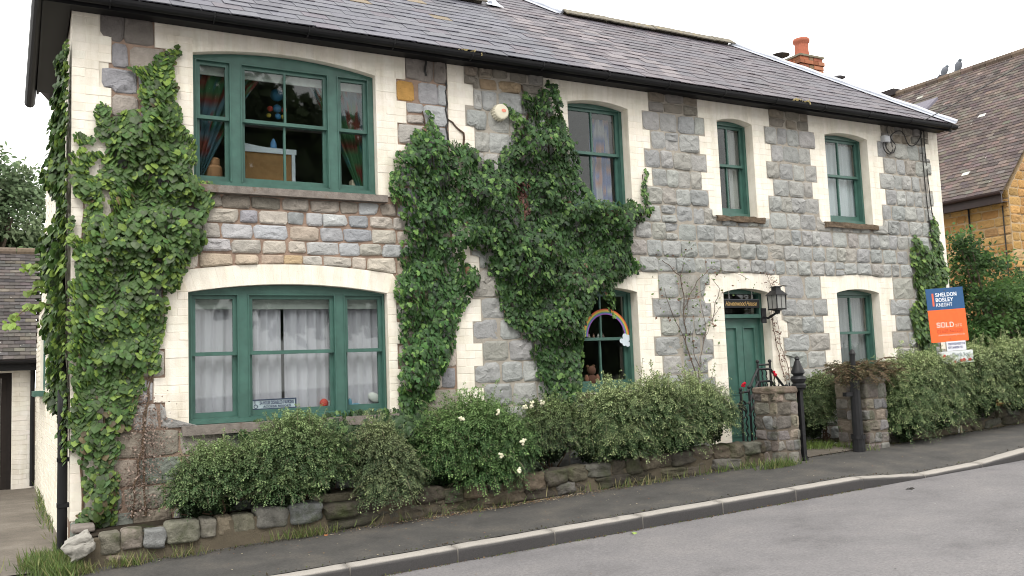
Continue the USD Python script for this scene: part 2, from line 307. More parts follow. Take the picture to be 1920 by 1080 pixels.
# ------------------------------------------------------------------ levels of the hill
def y_kerb(x): return -1.98 - 0.066 * (x - 1.9)
def z_kerb(x): return 0.306 + 0.041 * (x - 1.9)
def y_wall(x): return -0.60 - 0.04 * x
def z_wall(x): return 0.29 + 0.038 * x
def z_pave(x, y):
    t = (y - y_kerb(x)) / (y_wall(x) - y_kerb(x)); return z_kerb(x) + (z_wall(x) - z_kerb(x)) * np.clip(t, -0.5, 1.6)
def z_road(x, y):
    d = np.maximum(y_kerb(x) - y, 0); return z_kerb(x) - 0.105 + 0.028 * np.minimum(d, 3.0) - 0.02 * np.maximum(d - 3.0, 0) * (d < 7) - 0.08 * (d >= 7)
def sheet(xs, ys_of, z_of):
    X = np.asarray(xs, float); rows_ = [np.c_[X, ys_of(X, t), z_of(X, ys_of(X, t))] for t in ys_of.ts]
    v = np.vstack(rows_); n = len(X); f = []
    for i in range(len(rows_) - 1):
        for j in range(n - 1):
            a = i * n + j; f += [[a, a + 1, a + n + 1], [a, a + n + 1, a + n]]
    return v, np.array(f)
XS = np.r_[-60, -30, -15, np.arange(-8, 20.01, 0.5), 25, 35, 60]
yr = lambda X, t: y_kerb(X) - t; yr.ts = [60, 30, 12, 7, 6.9, 4, 3, 2, 1, 0.5, 0.2, 0.0]
M(None, 'road', sheet(XS, yr, lambda x, y: z_road(x, y) - 0.010), ROAD, smooth=True, label='grey asphalt village road climbing to the right', kind='structure')
yp = lambda X, t: y_kerb(X) + 0.15 + t * (y_wall(X) + 0.35 - y_kerb(X) - 0.15); yp.ts = list(np.linspace(0, 1, 7))
PX = np.r_[np.arange(-0.15, 6.9, 0.5), np.arange(6.9, 11.5, 0.15), np.arange(11.5, 20.01, 0.5), 25, 35, 60]
DROP = lambda x: np.interp(x, [1.9 + .912 * 6 - .02, 1.9 + .912 * 7, 1.9 + .912 * 8, 1.9 + .912 * 9.1], [0, 0.082, 0.07, 0.0])
M(None, 'pavement', sheet(PX, yp, lambda x, y: z_pave(x, y) + 0.002 - DROP(x) * np.clip(1 - (y - y_kerb(x) - 0.15) / 0.7, 0, 1)), PAVE, smooth=True, label='dark asphalt pavement between garden wall and kerb', kind='structure')
PX2 = np.r_[-60, -30, -15, -8, -5, -3, -2, -1.2, -0.7, -0.15]
M(None, 'pavement', sheet(PX2, yp, lambda x, y: z_pave(x, y) + 0.002), PAVE, smooth=True, label='pavement across the mouth of the drive', kind='structure')
# drive beside the house
yd = lambda X, t: np.full_like(X, t); yd.ts = [-0.45, 0.5, 1.5, 3, 5, 7, 9.2]
z_drive = lambda x, y: 0.305 - 0.016 * (y + 0.5) + 0.0 * x
M(None, 'driveway', sheet(np.array([-7, -4, -2, -1, -0.5, 0.06]), yd, z_drive), DRIVE, smooth=True, label='worn concrete drive beside the white side wall', kind='structure')
yg = lambda X, t: np.full_like(X, t); yg.ts = [-1.0, 9, 20, 40, 90, 400, 1200]
gx = np.r_[-1200, -400, -100, -40, -10, 0, 10, 30, 80, 400, 1200]
M(None, 'ground', sheet(gx, yg, lambda x, y: -0.02 + 0.025 * np.clip(x, -60, 60) - 0.02 * np.clip(y, 0, 60) + 0 * y), SOIL, smooth=True, label='ground around and behind the houses', kind='structure')
# raised garden strip behind the wall (two lengths, either side of the gateway)
def z_soil(x): return 0.545 + 0.016 * x
for k, (xa, xb) in enumerate(((0.04, 7.7), (9.0, 16.0))):
    X = np.linspace(xa, xb, 24); ysoil = lambda X, t: y_wall(X) + 0.12 + t * (0.02 - y_wall(X) - 0.12); ysoil.ts = [0, .3, .6, 1]
    M(None, 'garden_soil', sheet(X, ysoil, lambda x, y: z_soil(x) + 0.02 * np.sin(9 * x) * np.cos(7 * y)), SOIL, smooth=True, label='earth of the narrow front garden' + (' left of the gateway' if k == 0 else ' right of the gateway'), kind='structure')
gp = lambda X, t: y_wall(X) - 0.05 + t * (0.02 - y_wall(X) + 0.05); gp.ts = [0, .5, 1]
M(None, 'garden_path', sheet(np.linspace(7.7, 9.0, 6), gp, lambda x, y: z_wall(x) + 0.012 + (y - y_wall(x)) * 0.03), DRIVE, smooth=True, label='short concrete path through the gateway', kind='structure')

# ------------------------------------------------------------------ the stone house
house = thing('stone_house', 'long two storey grey stone house with cream brick dressings and green sash windows', 'house')
EAVE, XR = 5.33, 12.37
def arch(x0, x1, zs, rise, n=16, grow=0.0):
    """Points along a segmental arch from right to left."""
    w = (x1 - x0) / 2; r = (w * w + rise * rise) / (2 * rise); cx, cz = (x0 + x1) / 2, zs + rise - r
    a = math.asin(min(1, w / r)); return [(cx + (r + grow) * math.sin(t), cz + (r + grow) * math.cos(t)) for t in np.linspace(a, -a, n)]
# openings: x0, x1, bottom, springing, rise
OPEN = {'UL': (1.07, 2.96, 3.715, 5.04, 0.095), 'LL': (1.01, 3.03, 1.40, 2.67, 0.085),
        'U3': (5.42, 6.32, 3.715, 5.03, 0.055), 'U4': (7.79, 8.42, 3.735, 5.03, 0.055), 'U5': (9.83, 10.73, 3.735, 5.03, 0.055),
        'L3': (5.42, 6.32, 1.50, 2.705, 0.055), 'L6': (9.85, 10.74, 1.50, 2.72, 0.055), 'DR': (7.72, 8.53, 0.62, 2.71, 0.055)}
OP = {k: Polygon([(a, zb), (b, zb)] + arch(a, b, zs, r)) for k, (a, b, zb, zs, r) in OPEN.items()}
ZU = [5.33, 5.04, 4.79, 4.545, 4.30, 4.06, 3.735]
ZL = [2.955, 2.63, 2.39, 2.148, 1.905, 1.665, 1.42, 1.18, 0.94, 0.70, 0.45]
white, wpieces = [], []       # painted brick regions and their bricks
def block(xa, xb, za, zb, k=0):
    white.append(box(xa, za, xb, zb)); wpieces.extend(bricks(xa, xb, za, zb, 0.011, k))
def jamb(x_open, side, zs, lw, sw, first_long=True):
    for i, (zt, zb) in enumerate(zip(zs[:-1], zs[1:])):
        w = lw if (i % 2 == 0) == first_long else sw
        a, b = (x_open - w, x_open) if side < 0 else (x_open, x_open + w); block(a, b, zb, zt, i)
def arch_band(key, top, n, wide=0.0, crown=None):
    """Voussoirs between the opening's arch and a flat (or curved) top."""
    x0, x1, zb, zs, rise = OPEN[key]; w = (x1 - x0) / 2; r = (w * w + rise * rise) / (2 * rise); cx, cz = (x0 + x1) / 2, zs + rise - r
    f = lambda x: cz + math.sqrt(max(r * r - (x - cx) ** 2, 0))
    xs = np.linspace(x0, x1, n + 1); g = 0.0006
    t = (lambda x: top + (crown or 0) * (1 - ((x - cx) / w) ** 2))
    sp = lambda x: cx + (x - cx) * (1 + wide)
    for a, b in zip(xs[:-1], xs[1:]):
        ring = [(a + g, f(a) + 0.001), (b - g, f(b) + 0.001), (sp(b) - g, t(b)), (sp(a) + g, t(a))]
        v, fc = prism(ring, -0.03, 0.009 + rng.normal(0, 0.0006), 0.0014); wpieces.append((v, fc, vary((0.755, 0.71, 0.63), 0.02, 0.005)))
    white.append(Polygon([(a, f(a)) for a in np.linspace(x0, x1, 25)] + [(sp(a), t(a)) for a in np.linspace(x1, x0, 25)]))
# left corner, vertical strip between the two halves, right corner
for i in range(19):
    zt = 5.33 - 0.2475 * i if i else 5.33; zb = max(5.33 - 0.2475 * (i + 1), 0.30)
    if zt <= 0.3: break
    block(0.0, 0.23 if i % 2 == 0 else 0.335, zb, zt, i)
    block(3.82, 4.03 if i % 2 == 0 else 4.14, zb, zt, i)
    block(12.155 if i % 2 == 0 else 12.055, XR, zb, zt, i)
# upper windows
jamb(1.07, -1, ZU[:-1] + [3.715], 0.35, 0.25); jamb(2.96, 1, ZU[:-1] + [3.715], 0.35, 0.24); arch_band('UL', 5.33, 25)
for k, lw, sw in (('U3', 0.33, 0.22), ('U4', 0.325, 0.22), ('U5', 0.32, 0.215)):
    x0, x1, zb = OPEN[k][:3]; zz = ZU[:-1] + [zb]
    jamb(x0, -1, zz, lw, sw); jamb(x1, 1, zz, lw, sw); arch_band(k, 5.33, 12 if k != 'U4' else 8)
# lower windows
jamb(1.01, -1, [2.67, 2.36, 2.13, 1.86, 1.63, 1.40], 0.21, 0.31); jamb(3.03, 1, [2.67, 2.36, 2.13, 1.86, 1.63, 1.40], 0.10, 0.20)
x0, x1, zb, zs, rise = OPEN['LL']; arch_band('LL', 2.875, 27, 0.07, 0.08)
for sgn, xo in ((-1, x0), (1, x1)):
    ring = [(xo, 2.672), (xo + sgn * 0.07, 2.873), (xo + sgn * 0.12, 2.80), (xo + sgn * 0.2, 2.672)]
    if sgn < 0: ring = [ring[0], ring[1], ring[2], ring[3]]
    else: ring = ring[::-1]
    v, fc = prism(ring, -0.03, 0.011, 0.003); wpieces.append((v, fc, np.array((0.73, 0.665, 0.56)))); white.append(Polygon(ring))
for k, lw, sw in (('L3', 0.335, 0.22), ('L6', 0.31, 0.21)):
    x0, x1, zb, zs = OPEN[k][:4]; zz = [z for z in ZL if z > 1.5] + [1.48]
    jamb(x0, -1, zz, lw, sw); jamb(x1, 1, zz, lw, sw); arch_band(k, 2.955, 12, 0.0, 0.03)
x0, x1, zb, zs, rise = OPEN['DR']
zz = [2.955, 2.805, 2.57, 2.335, 2.10, 1.848, 1.61, 1.37, 1.13, 0.89, 0.62]
jamb(x0, -1, zz, 0.22, 0.335, True); jamb(x1, 1, zz, 0.21, 0.305, True)
arch_band('DR', 2.955, 10, 0.0, 0.02)
openings = unary_union(list(OP.values()))
facade = box(0, 0.25, XR, EAVE)
WHITE = unary_union(white).buffer(0.0006).difference(openings).intersection(facade)
body = facade.difference(openings.buffer(0.004)).difference(WHITE)
left_w, right_w = body.intersection(box(-1, 0, 3.9, 9)), body.intersection(box(3.9, 0, 20, 9))
wall = M(house, 'wall', ext(left_w, 0.004, 0.34), MORTAR, (0.30, 0.215, 0.165), label='left part of the front wall, pinkish brown mortar')
wall2 = M(house, 'wall', ext(right_w, -0.0085, 0.34), MORTAR, (0.335, 0.305, 0.262), label='right part of the front wall, buff mortar')
dress = M(house, 'brick_dressing', ext(WHITE, -0.0075, 0.34), PAINT, (0.735, 0.685, 0.605), label='cream painted quoins, jambs and arches')
emit(dress, 'brick', 'brickwork', [(place(v), f, t) for v, f, t in wpieces], PAINT)
# stones
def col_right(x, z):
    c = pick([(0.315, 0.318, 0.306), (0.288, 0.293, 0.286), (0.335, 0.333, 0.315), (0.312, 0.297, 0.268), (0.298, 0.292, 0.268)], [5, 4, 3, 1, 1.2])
    if z > 5.1: c = pick([(0.19, 0.172, 0.145), (0.225, 0.195, 0.155), (0.21, 0.198, 0.18)], [1, 1, 1])  # top courses coloured darker, painting in the shade of the soffit
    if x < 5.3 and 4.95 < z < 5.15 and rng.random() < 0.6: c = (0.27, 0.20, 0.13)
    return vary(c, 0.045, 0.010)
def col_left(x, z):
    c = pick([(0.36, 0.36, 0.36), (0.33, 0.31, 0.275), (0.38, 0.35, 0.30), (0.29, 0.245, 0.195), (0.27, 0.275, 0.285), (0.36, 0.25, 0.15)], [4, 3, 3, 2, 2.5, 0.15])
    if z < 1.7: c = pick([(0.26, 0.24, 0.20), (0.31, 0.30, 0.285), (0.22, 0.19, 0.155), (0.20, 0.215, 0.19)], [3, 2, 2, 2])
    if z > 5.05: c = (0.16, 0.145, 0.13)  # eaves shade painted into the stone colour here too
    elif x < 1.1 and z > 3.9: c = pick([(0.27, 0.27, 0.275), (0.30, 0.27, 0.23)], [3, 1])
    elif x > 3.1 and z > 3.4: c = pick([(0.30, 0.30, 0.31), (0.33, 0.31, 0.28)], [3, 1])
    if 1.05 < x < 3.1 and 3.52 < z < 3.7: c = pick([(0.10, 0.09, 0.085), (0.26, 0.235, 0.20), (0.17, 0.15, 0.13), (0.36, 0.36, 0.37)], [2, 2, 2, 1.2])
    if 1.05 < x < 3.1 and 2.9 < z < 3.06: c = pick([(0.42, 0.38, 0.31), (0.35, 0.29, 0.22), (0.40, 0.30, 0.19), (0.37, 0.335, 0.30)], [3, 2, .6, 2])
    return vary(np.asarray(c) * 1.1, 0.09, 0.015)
fl = left_w.difference(box(0.9, 2.94, 3.3, 3.725)).difference(box(3.19, 4.79, 3.46, 5.05))
mid = left_w.intersection(box(0.6, 2.6, 3.5, 3.64))
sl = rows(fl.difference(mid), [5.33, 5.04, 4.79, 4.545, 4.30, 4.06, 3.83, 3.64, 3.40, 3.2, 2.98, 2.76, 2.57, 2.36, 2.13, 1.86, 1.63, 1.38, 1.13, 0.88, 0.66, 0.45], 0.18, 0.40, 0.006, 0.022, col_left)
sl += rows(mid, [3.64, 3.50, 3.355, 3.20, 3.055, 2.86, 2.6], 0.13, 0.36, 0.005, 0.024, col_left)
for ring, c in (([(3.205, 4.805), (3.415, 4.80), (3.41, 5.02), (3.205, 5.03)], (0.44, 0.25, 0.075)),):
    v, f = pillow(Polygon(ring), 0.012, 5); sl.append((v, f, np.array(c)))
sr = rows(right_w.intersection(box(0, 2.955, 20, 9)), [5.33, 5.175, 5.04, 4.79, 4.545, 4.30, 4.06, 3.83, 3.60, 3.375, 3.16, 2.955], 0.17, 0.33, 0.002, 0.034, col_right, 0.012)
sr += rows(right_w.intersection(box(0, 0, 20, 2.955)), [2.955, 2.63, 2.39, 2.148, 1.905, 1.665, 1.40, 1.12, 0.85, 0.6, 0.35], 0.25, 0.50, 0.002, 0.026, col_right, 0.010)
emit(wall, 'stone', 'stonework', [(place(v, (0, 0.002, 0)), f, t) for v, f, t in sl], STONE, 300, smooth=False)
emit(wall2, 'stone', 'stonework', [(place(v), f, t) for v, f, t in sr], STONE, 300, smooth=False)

# side wall of painted brick, its rear part under a falling roof line
skew = -0.0175
side_poly = Polygon([(0, 0.1), (8.3, 0.1), (8.3, 2.15), (7.6, 2.75), (5.7, 3.35), (4.9, 4.6), (3.6, 5.3), (0, 5.33)])     # (y, z)
swin = box(4.85, 1.78, 6.6, 2.9)
sp = side_poly.difference(swin)
m_ = trimesh.creation.extrude_polygon(sp, 0.3, engine='earcut'); v_ = np.asarray(m_.vertices)
side = M(house, 'side_wall', (np.c_[0.012 + v_[:, 2] + skew * v_[:, 0], v_[:, 0], v_[:, 1]], np.asarray(m_.faces)[:, ::-1] if False else np.asarray(m_.faces)), PAINT, (0.69, 0.645, 0.565), label='cream painted brick side wall')
pcs = []
for k in range(int((5.2 - 0.14) / 0.0805)):
    z = 0.14 + k * 0.0805; y = 0.0; t = k % 2
    while y < 8.25:
        w = 0.225 if t == 0 else 0.113; t = 1 - t
        c = box(y + 0.004, z + 0.004, min(y + w, 8.28) - 0.004, z + 0.0765)
        if sp.contains(c.centroid) and not swin.intersects(c):
            a, zb, b, zt = c.bounds; o = rng.normal(0, 0.0015)
            v, f = prism([(-b, zb), (-a, zb), (-a, zt), (-b, zt)], -0.02, 0.008 + o, 0.004)
            v = place(v, (0.012, 0, 0), (0, -1, 0), (0, 0, 1), (-1, 0, 0)); v[:, 0] += skew * v[:, 1]; pcs.append((v, f, vary((0.72, 0.675, 0.585), 0.025, 0.006)))
        y += w
emit(side, 'brick', 'brickwork', pcs, PAINT, 120)
fr = sp and swin.difference(swin.buffer(-0.06)).union(box(4.85, 2.33, 6.6, 2.37))
m_ = trimesh.creation.extrude_polygon(fr, 0.06, engine='earcut'); v_ = np.asarray(m_.vertices)
sw = M(house, 'window', (np.c_[0.05 + v_[:, 2] + skew * v_[:, 0], v_[:, 0], v_[:, 1]], np.asarray(m_.faces)), GREEN, label='green window in the side wall')
M(sw, 'pane', bx(-0.02, -0.016, 4.9, 6.55, 1.83, 2.86), GLASS)
M(sw, 'sill', bx(-0.22, -0.03, 4.78, 6.67, 1.70, 1.775), GREEN)

# rooms behind the windows
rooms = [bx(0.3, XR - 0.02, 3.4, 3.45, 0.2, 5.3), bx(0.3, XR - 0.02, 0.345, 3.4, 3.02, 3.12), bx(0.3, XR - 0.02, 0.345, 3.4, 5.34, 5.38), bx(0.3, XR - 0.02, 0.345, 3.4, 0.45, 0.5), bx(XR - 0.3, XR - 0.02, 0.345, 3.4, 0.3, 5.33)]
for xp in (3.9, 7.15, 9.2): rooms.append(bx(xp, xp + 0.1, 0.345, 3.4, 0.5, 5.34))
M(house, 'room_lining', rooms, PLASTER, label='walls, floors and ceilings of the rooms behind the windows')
M(house, 'side_wall', bx(XR - 0.018, XR + 0.0, 0.02, 5.0, 0.3, 5.3), PAINT, (0.7, 0.66, 0.58), label='right side wall')

def sash_window(key, sections, yf, zt, zmeet, zrail, zframe, bars=True, stile=0.038):
    """A box sash window set back in its opening: frame > sashes, panes, glazing bars."""
    x0, x1, zb, zs, rise = OPEN[key]; e = 0.004
    outer = Polygon([(x0 + e, zb + 0.002), (x1 - e, zb + 0.002)] + arch(x0 + e, x1 - e, zs, rise - 0.006))
    holes = unary_union([box(a, zframe, b, zt) for a, b in sections])
    w = M(house, 'window', ext(outer.difference(holes), yf, yf + 0.10), GREEN)
    M(w, 'frame_bead', [ext(box(a - 0.012, zframe, b + 0.012, zt + 0.012).difference(box(a, zframe, b, zt)), yf - 0.008, yf + 0.002) for a, b in sections], GREEN)
    for a, b in sections:
        for nm, za, zc, y, rb, rt in (('upper_sash', zmeet - 0.018, zt - 0.001, yf + 0.025, 0.036, 0.035), ('lower_sash', zframe + 0.001, zmeet + 0.016, yf + 0.062, zrail - zframe, 0.034)):
            hole = box(a + stile, za + rb, b - stile, zc - rt)
            if bars:
                xm = (a + b) / 2
                if b - a > 0.4: hole = hole.difference(box(xm - 0.011, 0, xm + 0.011, 9))
            s = M(w, nm, ext(box(a + 0.001, za, b - 0.001, zc).difference(hole), y, y + 0.034), GREEN)
            M(s, 'pane', bx(a + stile - 0.01, b - stile + 0.01, y + 0.016, y + 0.019, za + rb - 0.01, zc - rt + 0.01), GLASS)
    M(w, 'sub_sill', bx(x0 + e, x1 - e, yf - 0.03, yf + 0.02, zb + 0.003, zb + 0.035), GREEN)
    return w
sash_window('UL', [(1.115, 1.435), (1.555, 2.445), (2.565, 2.89)], 0.075, 5.0, 4.432, 3.845, 3.785)
M('/World/stone_house', 'sill', bx(0.97, 3.04, -0.085, 0.12, 3.64, 3.713), SILL, label='long stone sill under the wide upper window')
sash_window('LL', [(1.055, 1.485), (1.60, 2.47), (2.585, 3.0)], 0.075, 2.648, 2.075, 1.508, 1.455, bars=False)
M(house, 'sill', bx(0.94, 3.1, -0.085, 0.12, 1.31, 1.398), SILL, label='stone sill under the wide lower window')
for k, zm in (('U3', 4.46), ('U4', 4.47), ('U5', 4.475)):
    x0, x1, zb = OPEN[k][:3]; sash_window(k, [(x0 + 0.045, x1 - 0.05)], 0.13, 5.02, zm, zb + 0.15, zb + 0.075, stile=0.04)
for k, zm in (('L3', 2.14), ('L6', 2.15)):
    x0, x1, zb = OPEN[k][:3]; sash_window(k, [(x0 + 0.045, x1 - 0.05)], 0.13, 2.70, zm, zb + 0.13, zb + 0.06, stile=0.04)
SILL2 = mat('brown_rough_sill', (0.135, 0.10, 0.07), rough=0.95, spec=0.15, n_scale=16, lo=0.5, hi=1.35, bump=1.0, b_scale=40, b_dist=0.02)
def rough_sill(x0, x1, z0, z1, seed):
    m = trimesh.creation.box([x1 - x0, 0.17, z1 - z0]); m = m.subdivide().subdivide().subdivide(); v = np.array(m.vertices)
    v += 0.018 * (np.stack([meshkit.noise(v * [14, 20, 26] + seed + 9 * k) for k in range(3)], 1) - 0.5) * [1, 1, 1.6]
    return v + [(x0 + x1) / 2, 0.015, (z0 + z1) / 2], np.asarray(m.faces)
for k, (a, b, z) in enumerate(((5.36, 6.38, 3.71), (7.66, 8.50, 3.73), (9.68, 10.77, 3.73), (5.3, 6.4, 1.49), (9.75, 10.85, 1.49))): M(house, 'sill', rough_sill(a, b, z - 0.072, z, k), SILL2)

# front door
x0, x1, zb, zs, rise = OPEN['DR']
yd0 = 0.135
outer = Polygon([(x0 + .004, zb), (x1 - .004, zb)] + arch(x0 + .004, x1 - .004, zs, rise - .006))
door_frame = M(house, 'door_frame', ext(outer.difference(box(7.775, 0.5, 8.475, 2.375)).difference(box(7.775, 2.43, 8.475, 2.705)), yd0, yd0 + 0.1), GREEN)
M(door_frame, 'transom', bx(7.73, 8.52, yd0 - 0.035, yd0 + 0.01, 2.378, 2.428), GREEN)
M(door_frame, 'fanlight', bx(7.77, 8.48, yd0 + 0.05, yd0 + 0.054, 2.425, 2.71), GLASS)
pan = [(7.855, 8.075, 1.35, 2.265), (8.175, 8.395, 1.35, 2.265), (7.855, 8.075, 0.8, 1.2), (8.175, 8.395, 0.8, 1.2)]
door = M(house, 'door', ext(box(7.777, 0.63, 8.473, 2.373).difference(unary_union([box(a, c, b, d) for a, b, c, d in pan])), yd0 + 0.03, yd0 + 0.075), GREEN, label='green four panel front door')
for a, b, c, d in pan:
    v, f = prism([(a, c), (b, c), (b, d), (a, d)], -0.06, -0.048, 0.02); M(door, 'panel', (place(v, (0, yd0, 0)), f), GREEN)
    M(door, 'moulding', ext(box(a, c, b, d).difference(box(a + .02, c + .02, b - .02, d - .02)), yd0 + 0.022, yd0 + 0.05), GREEN)
M(door, 'letter_plate', bx(8.0, 8.25, yd0 + 0.022, yd0 + 0.031, 1.24, 1.29), GREEN)
M(house, 'door_step', bx(7.6, 8.65, -0.28, 0.13, 0.5, 0.625), SILL)

# ------------------------------------------------------------------ roof
TP = math.tan(math.radians(35)); EV = 5.36
zr = lambda y: EV + (y + 0.29) * TP
front = Polygon([(-0.26, -0.29), (12.43, -0.29), (10.56, 2.49), (7.0, 2.50), (6.15, 4.15), (5.6, 2.22), (2.24, 2.22)])
def tri_deck(pts): 
    p = np.array(pts, float); return p, np.array([[0, i, i + 1] for i in range(1, len(p) - 1)])
fm = trimesh.creation.triangulate_polygon(front, engine='earcut')
fv = np.c_[fm[0][:, 0], fm[0][:, 1], [zr(y) - 0.006 for y in fm[0][:, 1]]]
deck = [(fv, fm[1]), tri_deck([(12.43, -0.29, EV), (12.43, 5.27, EV), (10.56, 2.49, zr(2.49))]), tri_deck([(10.56, 2.49, zr(2.49)), (12.43, 5.27, EV), (7.0, 5.27, EV), (7.0, 2.5, zr(2.5))]),
        tri_deck([(-0.26, -0.29, EV), (2.24, 2.22, zr(2.22)), (-0.24, 2.8, EV)]), tri_deck([(2.24, 2.22, zr(2.22)), (5.6, 2.22, zr(2.22)), (5.6, 4.73, EV), (0.3, 4.73, EV), (-0.24, 2.8, EV)]),
        tri_deck([(6.15, 4.15, zr(4.15)), (7.0, 2.5, zr(2.5)), (8.6, 5.3, EV), (8.6, 9, EV), (6.15, 9, zr(4.15))]), tri_deck([(6.15, 4.15, zr(4.15)), (6.15, 9, zr(4.15)), (4.0, 9, EV), (4.0, 4.7, EV), (5.6, 2.22, zr(2.22))])]
roof = M(house, 'roof', deck, SLATE, (0.085, 0.08, 0.09), label='slate roof with hipped ends')
front3 = affinity.scale(front, 1, 1 / math.cos(math.radians(35)), origin=(0, -0.29))     # (x, distance up the slope)
ca, sa = math.cos(math.radians(35)), math.sin(math.radians(35))
sl_items = []
G = 0.205
streak = lambda x, s, xs, x0, w: abs(x - (xs + x0 * s)) < w
for r in range(28):
    s0 = r * G; x = -0.3 + (0.14 if r % 2 else 0.0)
    while x < 12.5:
        w = 0.28 + rng.normal(0, 0.006); cell = box(x + 0.0025, s0 - 0.29 + rng.normal(0, 0.004), x + w - 0.0025, s0 + G + 0.012 - 0.29); c = cell.intersection(front3)
        if not c.is_empty and c.geom_type == 'Polygon' and c.area > 0.001:
            pr = np.array(c.convex_hull.exterior.coords[:-1])[::-1]
            if not Polygon(pr).exterior.is_ccw: pr = pr[::-1]
            n = len(pr); lift = 0.007 + rng.normal(0, 0.0014); tl = rng.normal(0, 0.003)
            d = 0.012 + (lift) * (1 - (pr[:, 1] + 0.29 - s0) / G) + tl * (pr[:, 0] - x) / w
            top = np.c_[pr[:, 0], -0.29 + (pr[:, 1] + 0.29) * ca - d * sa * 1.0, EV + (pr[:, 1] + 0.29) * sa + d * ca]
            bot = top - np.array([0, -sa, ca]) * 0.009
            v = np.vstack([top, bot]); f = [[0, i, i + 1] for i in range(1, n - 1)] + [q for i in range(n) for q in ([i, n + i, n + (i + 1) % n], [i, n + (i + 1) % n, (i + 1) % n])]
            xc, sc = c.centroid.x, c.centroid.y + 0.29
            col = pick([(0.084, 0.072, 0.086), (0.078, 0.071, 0.086), (0.090, 0.073, 0.083), (0.072, 0.064, 0.076), (0.100, 0.087, 0.100)], [4, 3, 3, 2, 1.2])
            if xc < 5.4: col = pick([(0.084, 0.084, 0.106), (0.100, 0.100, 0.120), (0.07, 0.07, 0.088), (0.090, 0.078, 0.096)], [3, 3, 2, 1])
            for xs_, w_ in ((5.70, 0.13), (7.02, 0.14), (6.55, 0.08)):
                if abs(xc - (xs_ + 0.04 * (2.6 - sc))) < w_ and sc < 3.3: col = pick([(0.155, 0.132, 0.14), (0.135, 0.115, 0.126)], [1, 1])
            if 3.0 < xc < 4.4 and sc > 1.5 and rng.random() < 0.16: col = (0.17, 0.125, 0.065)
            sl_items.append((v, np.array(f), vary(np.asarray(col) * 0.86, 0.065, 0.010)))
        x += w
emit(roof, 'slate', 'slating', sl_items, SLATE)
# ridges and lead
RIDGE = mat('lichened_ridge_tile', (0.17, 0.155, 0.125), rough=0.95, spec=0.15, n_scale=16, lo=0.6, hi=1.3, bump=0.9, b_scale=45, spot=(0.30, 0.24, 0.11), spot_scale=6, spot_rng=(0.55, 0.75))
def ridge_piece(xa, xb, y, z):
    prof = np.array([(-0.14, -0.105), (-0.05, -0.028), (0, 0.012), (0.05, -0.028), (0.14, -0.105)]); n = len(prof); v = []
    for x in (xa, xb):
        for k in (1, 0):
            q = prof if k else prof * 0.92 - [0, 0.022]
            v.append(np.c_[np.full(n, x), y + q[:, 0], z + q[:, 1]])
    v = np.vstack(v); f = []
    for i in range(n - 1): f += [[i, i + 2 * n, i + 2 * n + 1], [i, i + 2 * n + 1, i + 1], [n + i, n + i + 1, i], [i, n + i + 1, i + 1], [2 * n + i, 3 * n + i, 2 * n + i + 1], [3 * n + i, 3 * n + i + 1, 2 * n + i + 1]]
    f += [[0, n, 2 * n], [n, 3 * n, 2 * n], [n - 1, 3 * n - 1, 2 * n - 1], [2 * n - 1, 3 * n - 1, 4 * n - 1]]
    return v, np.array(f)
for xa, xb, yy, n in ((7.03, 10.5, 2.49, 8), (2.3, 5.5, 2.22, 7)):
    for i in range(n):
        a, b = xa + (xb - xa) * i / n, xa + (xb - xa) * (i + 1) / n - 0.006
        M(roof, 'ridge_tile', ridge_piece(a, b, yy, zr(yy) + 0.105 + rng.normal(0, 0.004)), RIDGE)
def hip_lead(a, b, w0=0.15, roll=0.035):
    a, b = np.array(a, float), np.array(b, float); t = (b - a) / np.linalg.norm(b - a)
    nf = np.array([0, -sa, ca]); c = np.cross(nf, t); c /= np.linalg.norm(c)
    if c[1] > 0 or True:
        side = c if c @ np.array([0, -1.0, 0]) > 0 else -c
    o = nf * 0.034
    v = np.array([a + o, b + o, b + o + side * w0, a + o + side * w0]); v = np.vstack([v, v - nf * 0.006])
    f = [[0, 1, 2], [0, 2, 3], [3, 2, 6], [3, 6, 7], [0, 4, 5], [0, 5, 1], [1, 5, 6], [1, 6, 2], [0, 3, 7], [0, 7, 4]]
    pts = [a + (b - a) * s + nf * (0.045 + 0.006 * math.sin(s * 40)) for s in np.linspace(0, 1, 24)]
    return [(v, np.array(f)), tube(pts, roll, 8)]
P3 = lambda x, y: (x, y, zr(y))
M(roof, 'lead_flashing', hip_lead(P3(10.52, 2.52), P3(12.44, -0.30)), LEAD, label='lead covered hip at the right end')
M(roof, 'lead_flashing', hip_lead(P3(6.15, 4.15), P3(7.02, 2.50)), LEAD)
M(roof, 'lead_flashing', hip_lead(P3(5.58, 2.2), P3(6.15, 4.15), 0.17), LEAD)
M(roof, 'lead_flashing', [tri_deck([P3(5.5, 2.12), P3(5.75, 2.1), P3(5.82, 2.6), P3(5.62, 2.45)])[0] + np.array([0, -0.02, 0.05]), ] and (tri_deck([P3(5.48, 2.10), P3(5.74, 2.06), P3(5.80, 2.65), P3(5.60, 2.4)])[0] + np.array([0, -0.02, 0.04]), np.array([[0, 1, 2], [0, 2, 3]])), LEAD)
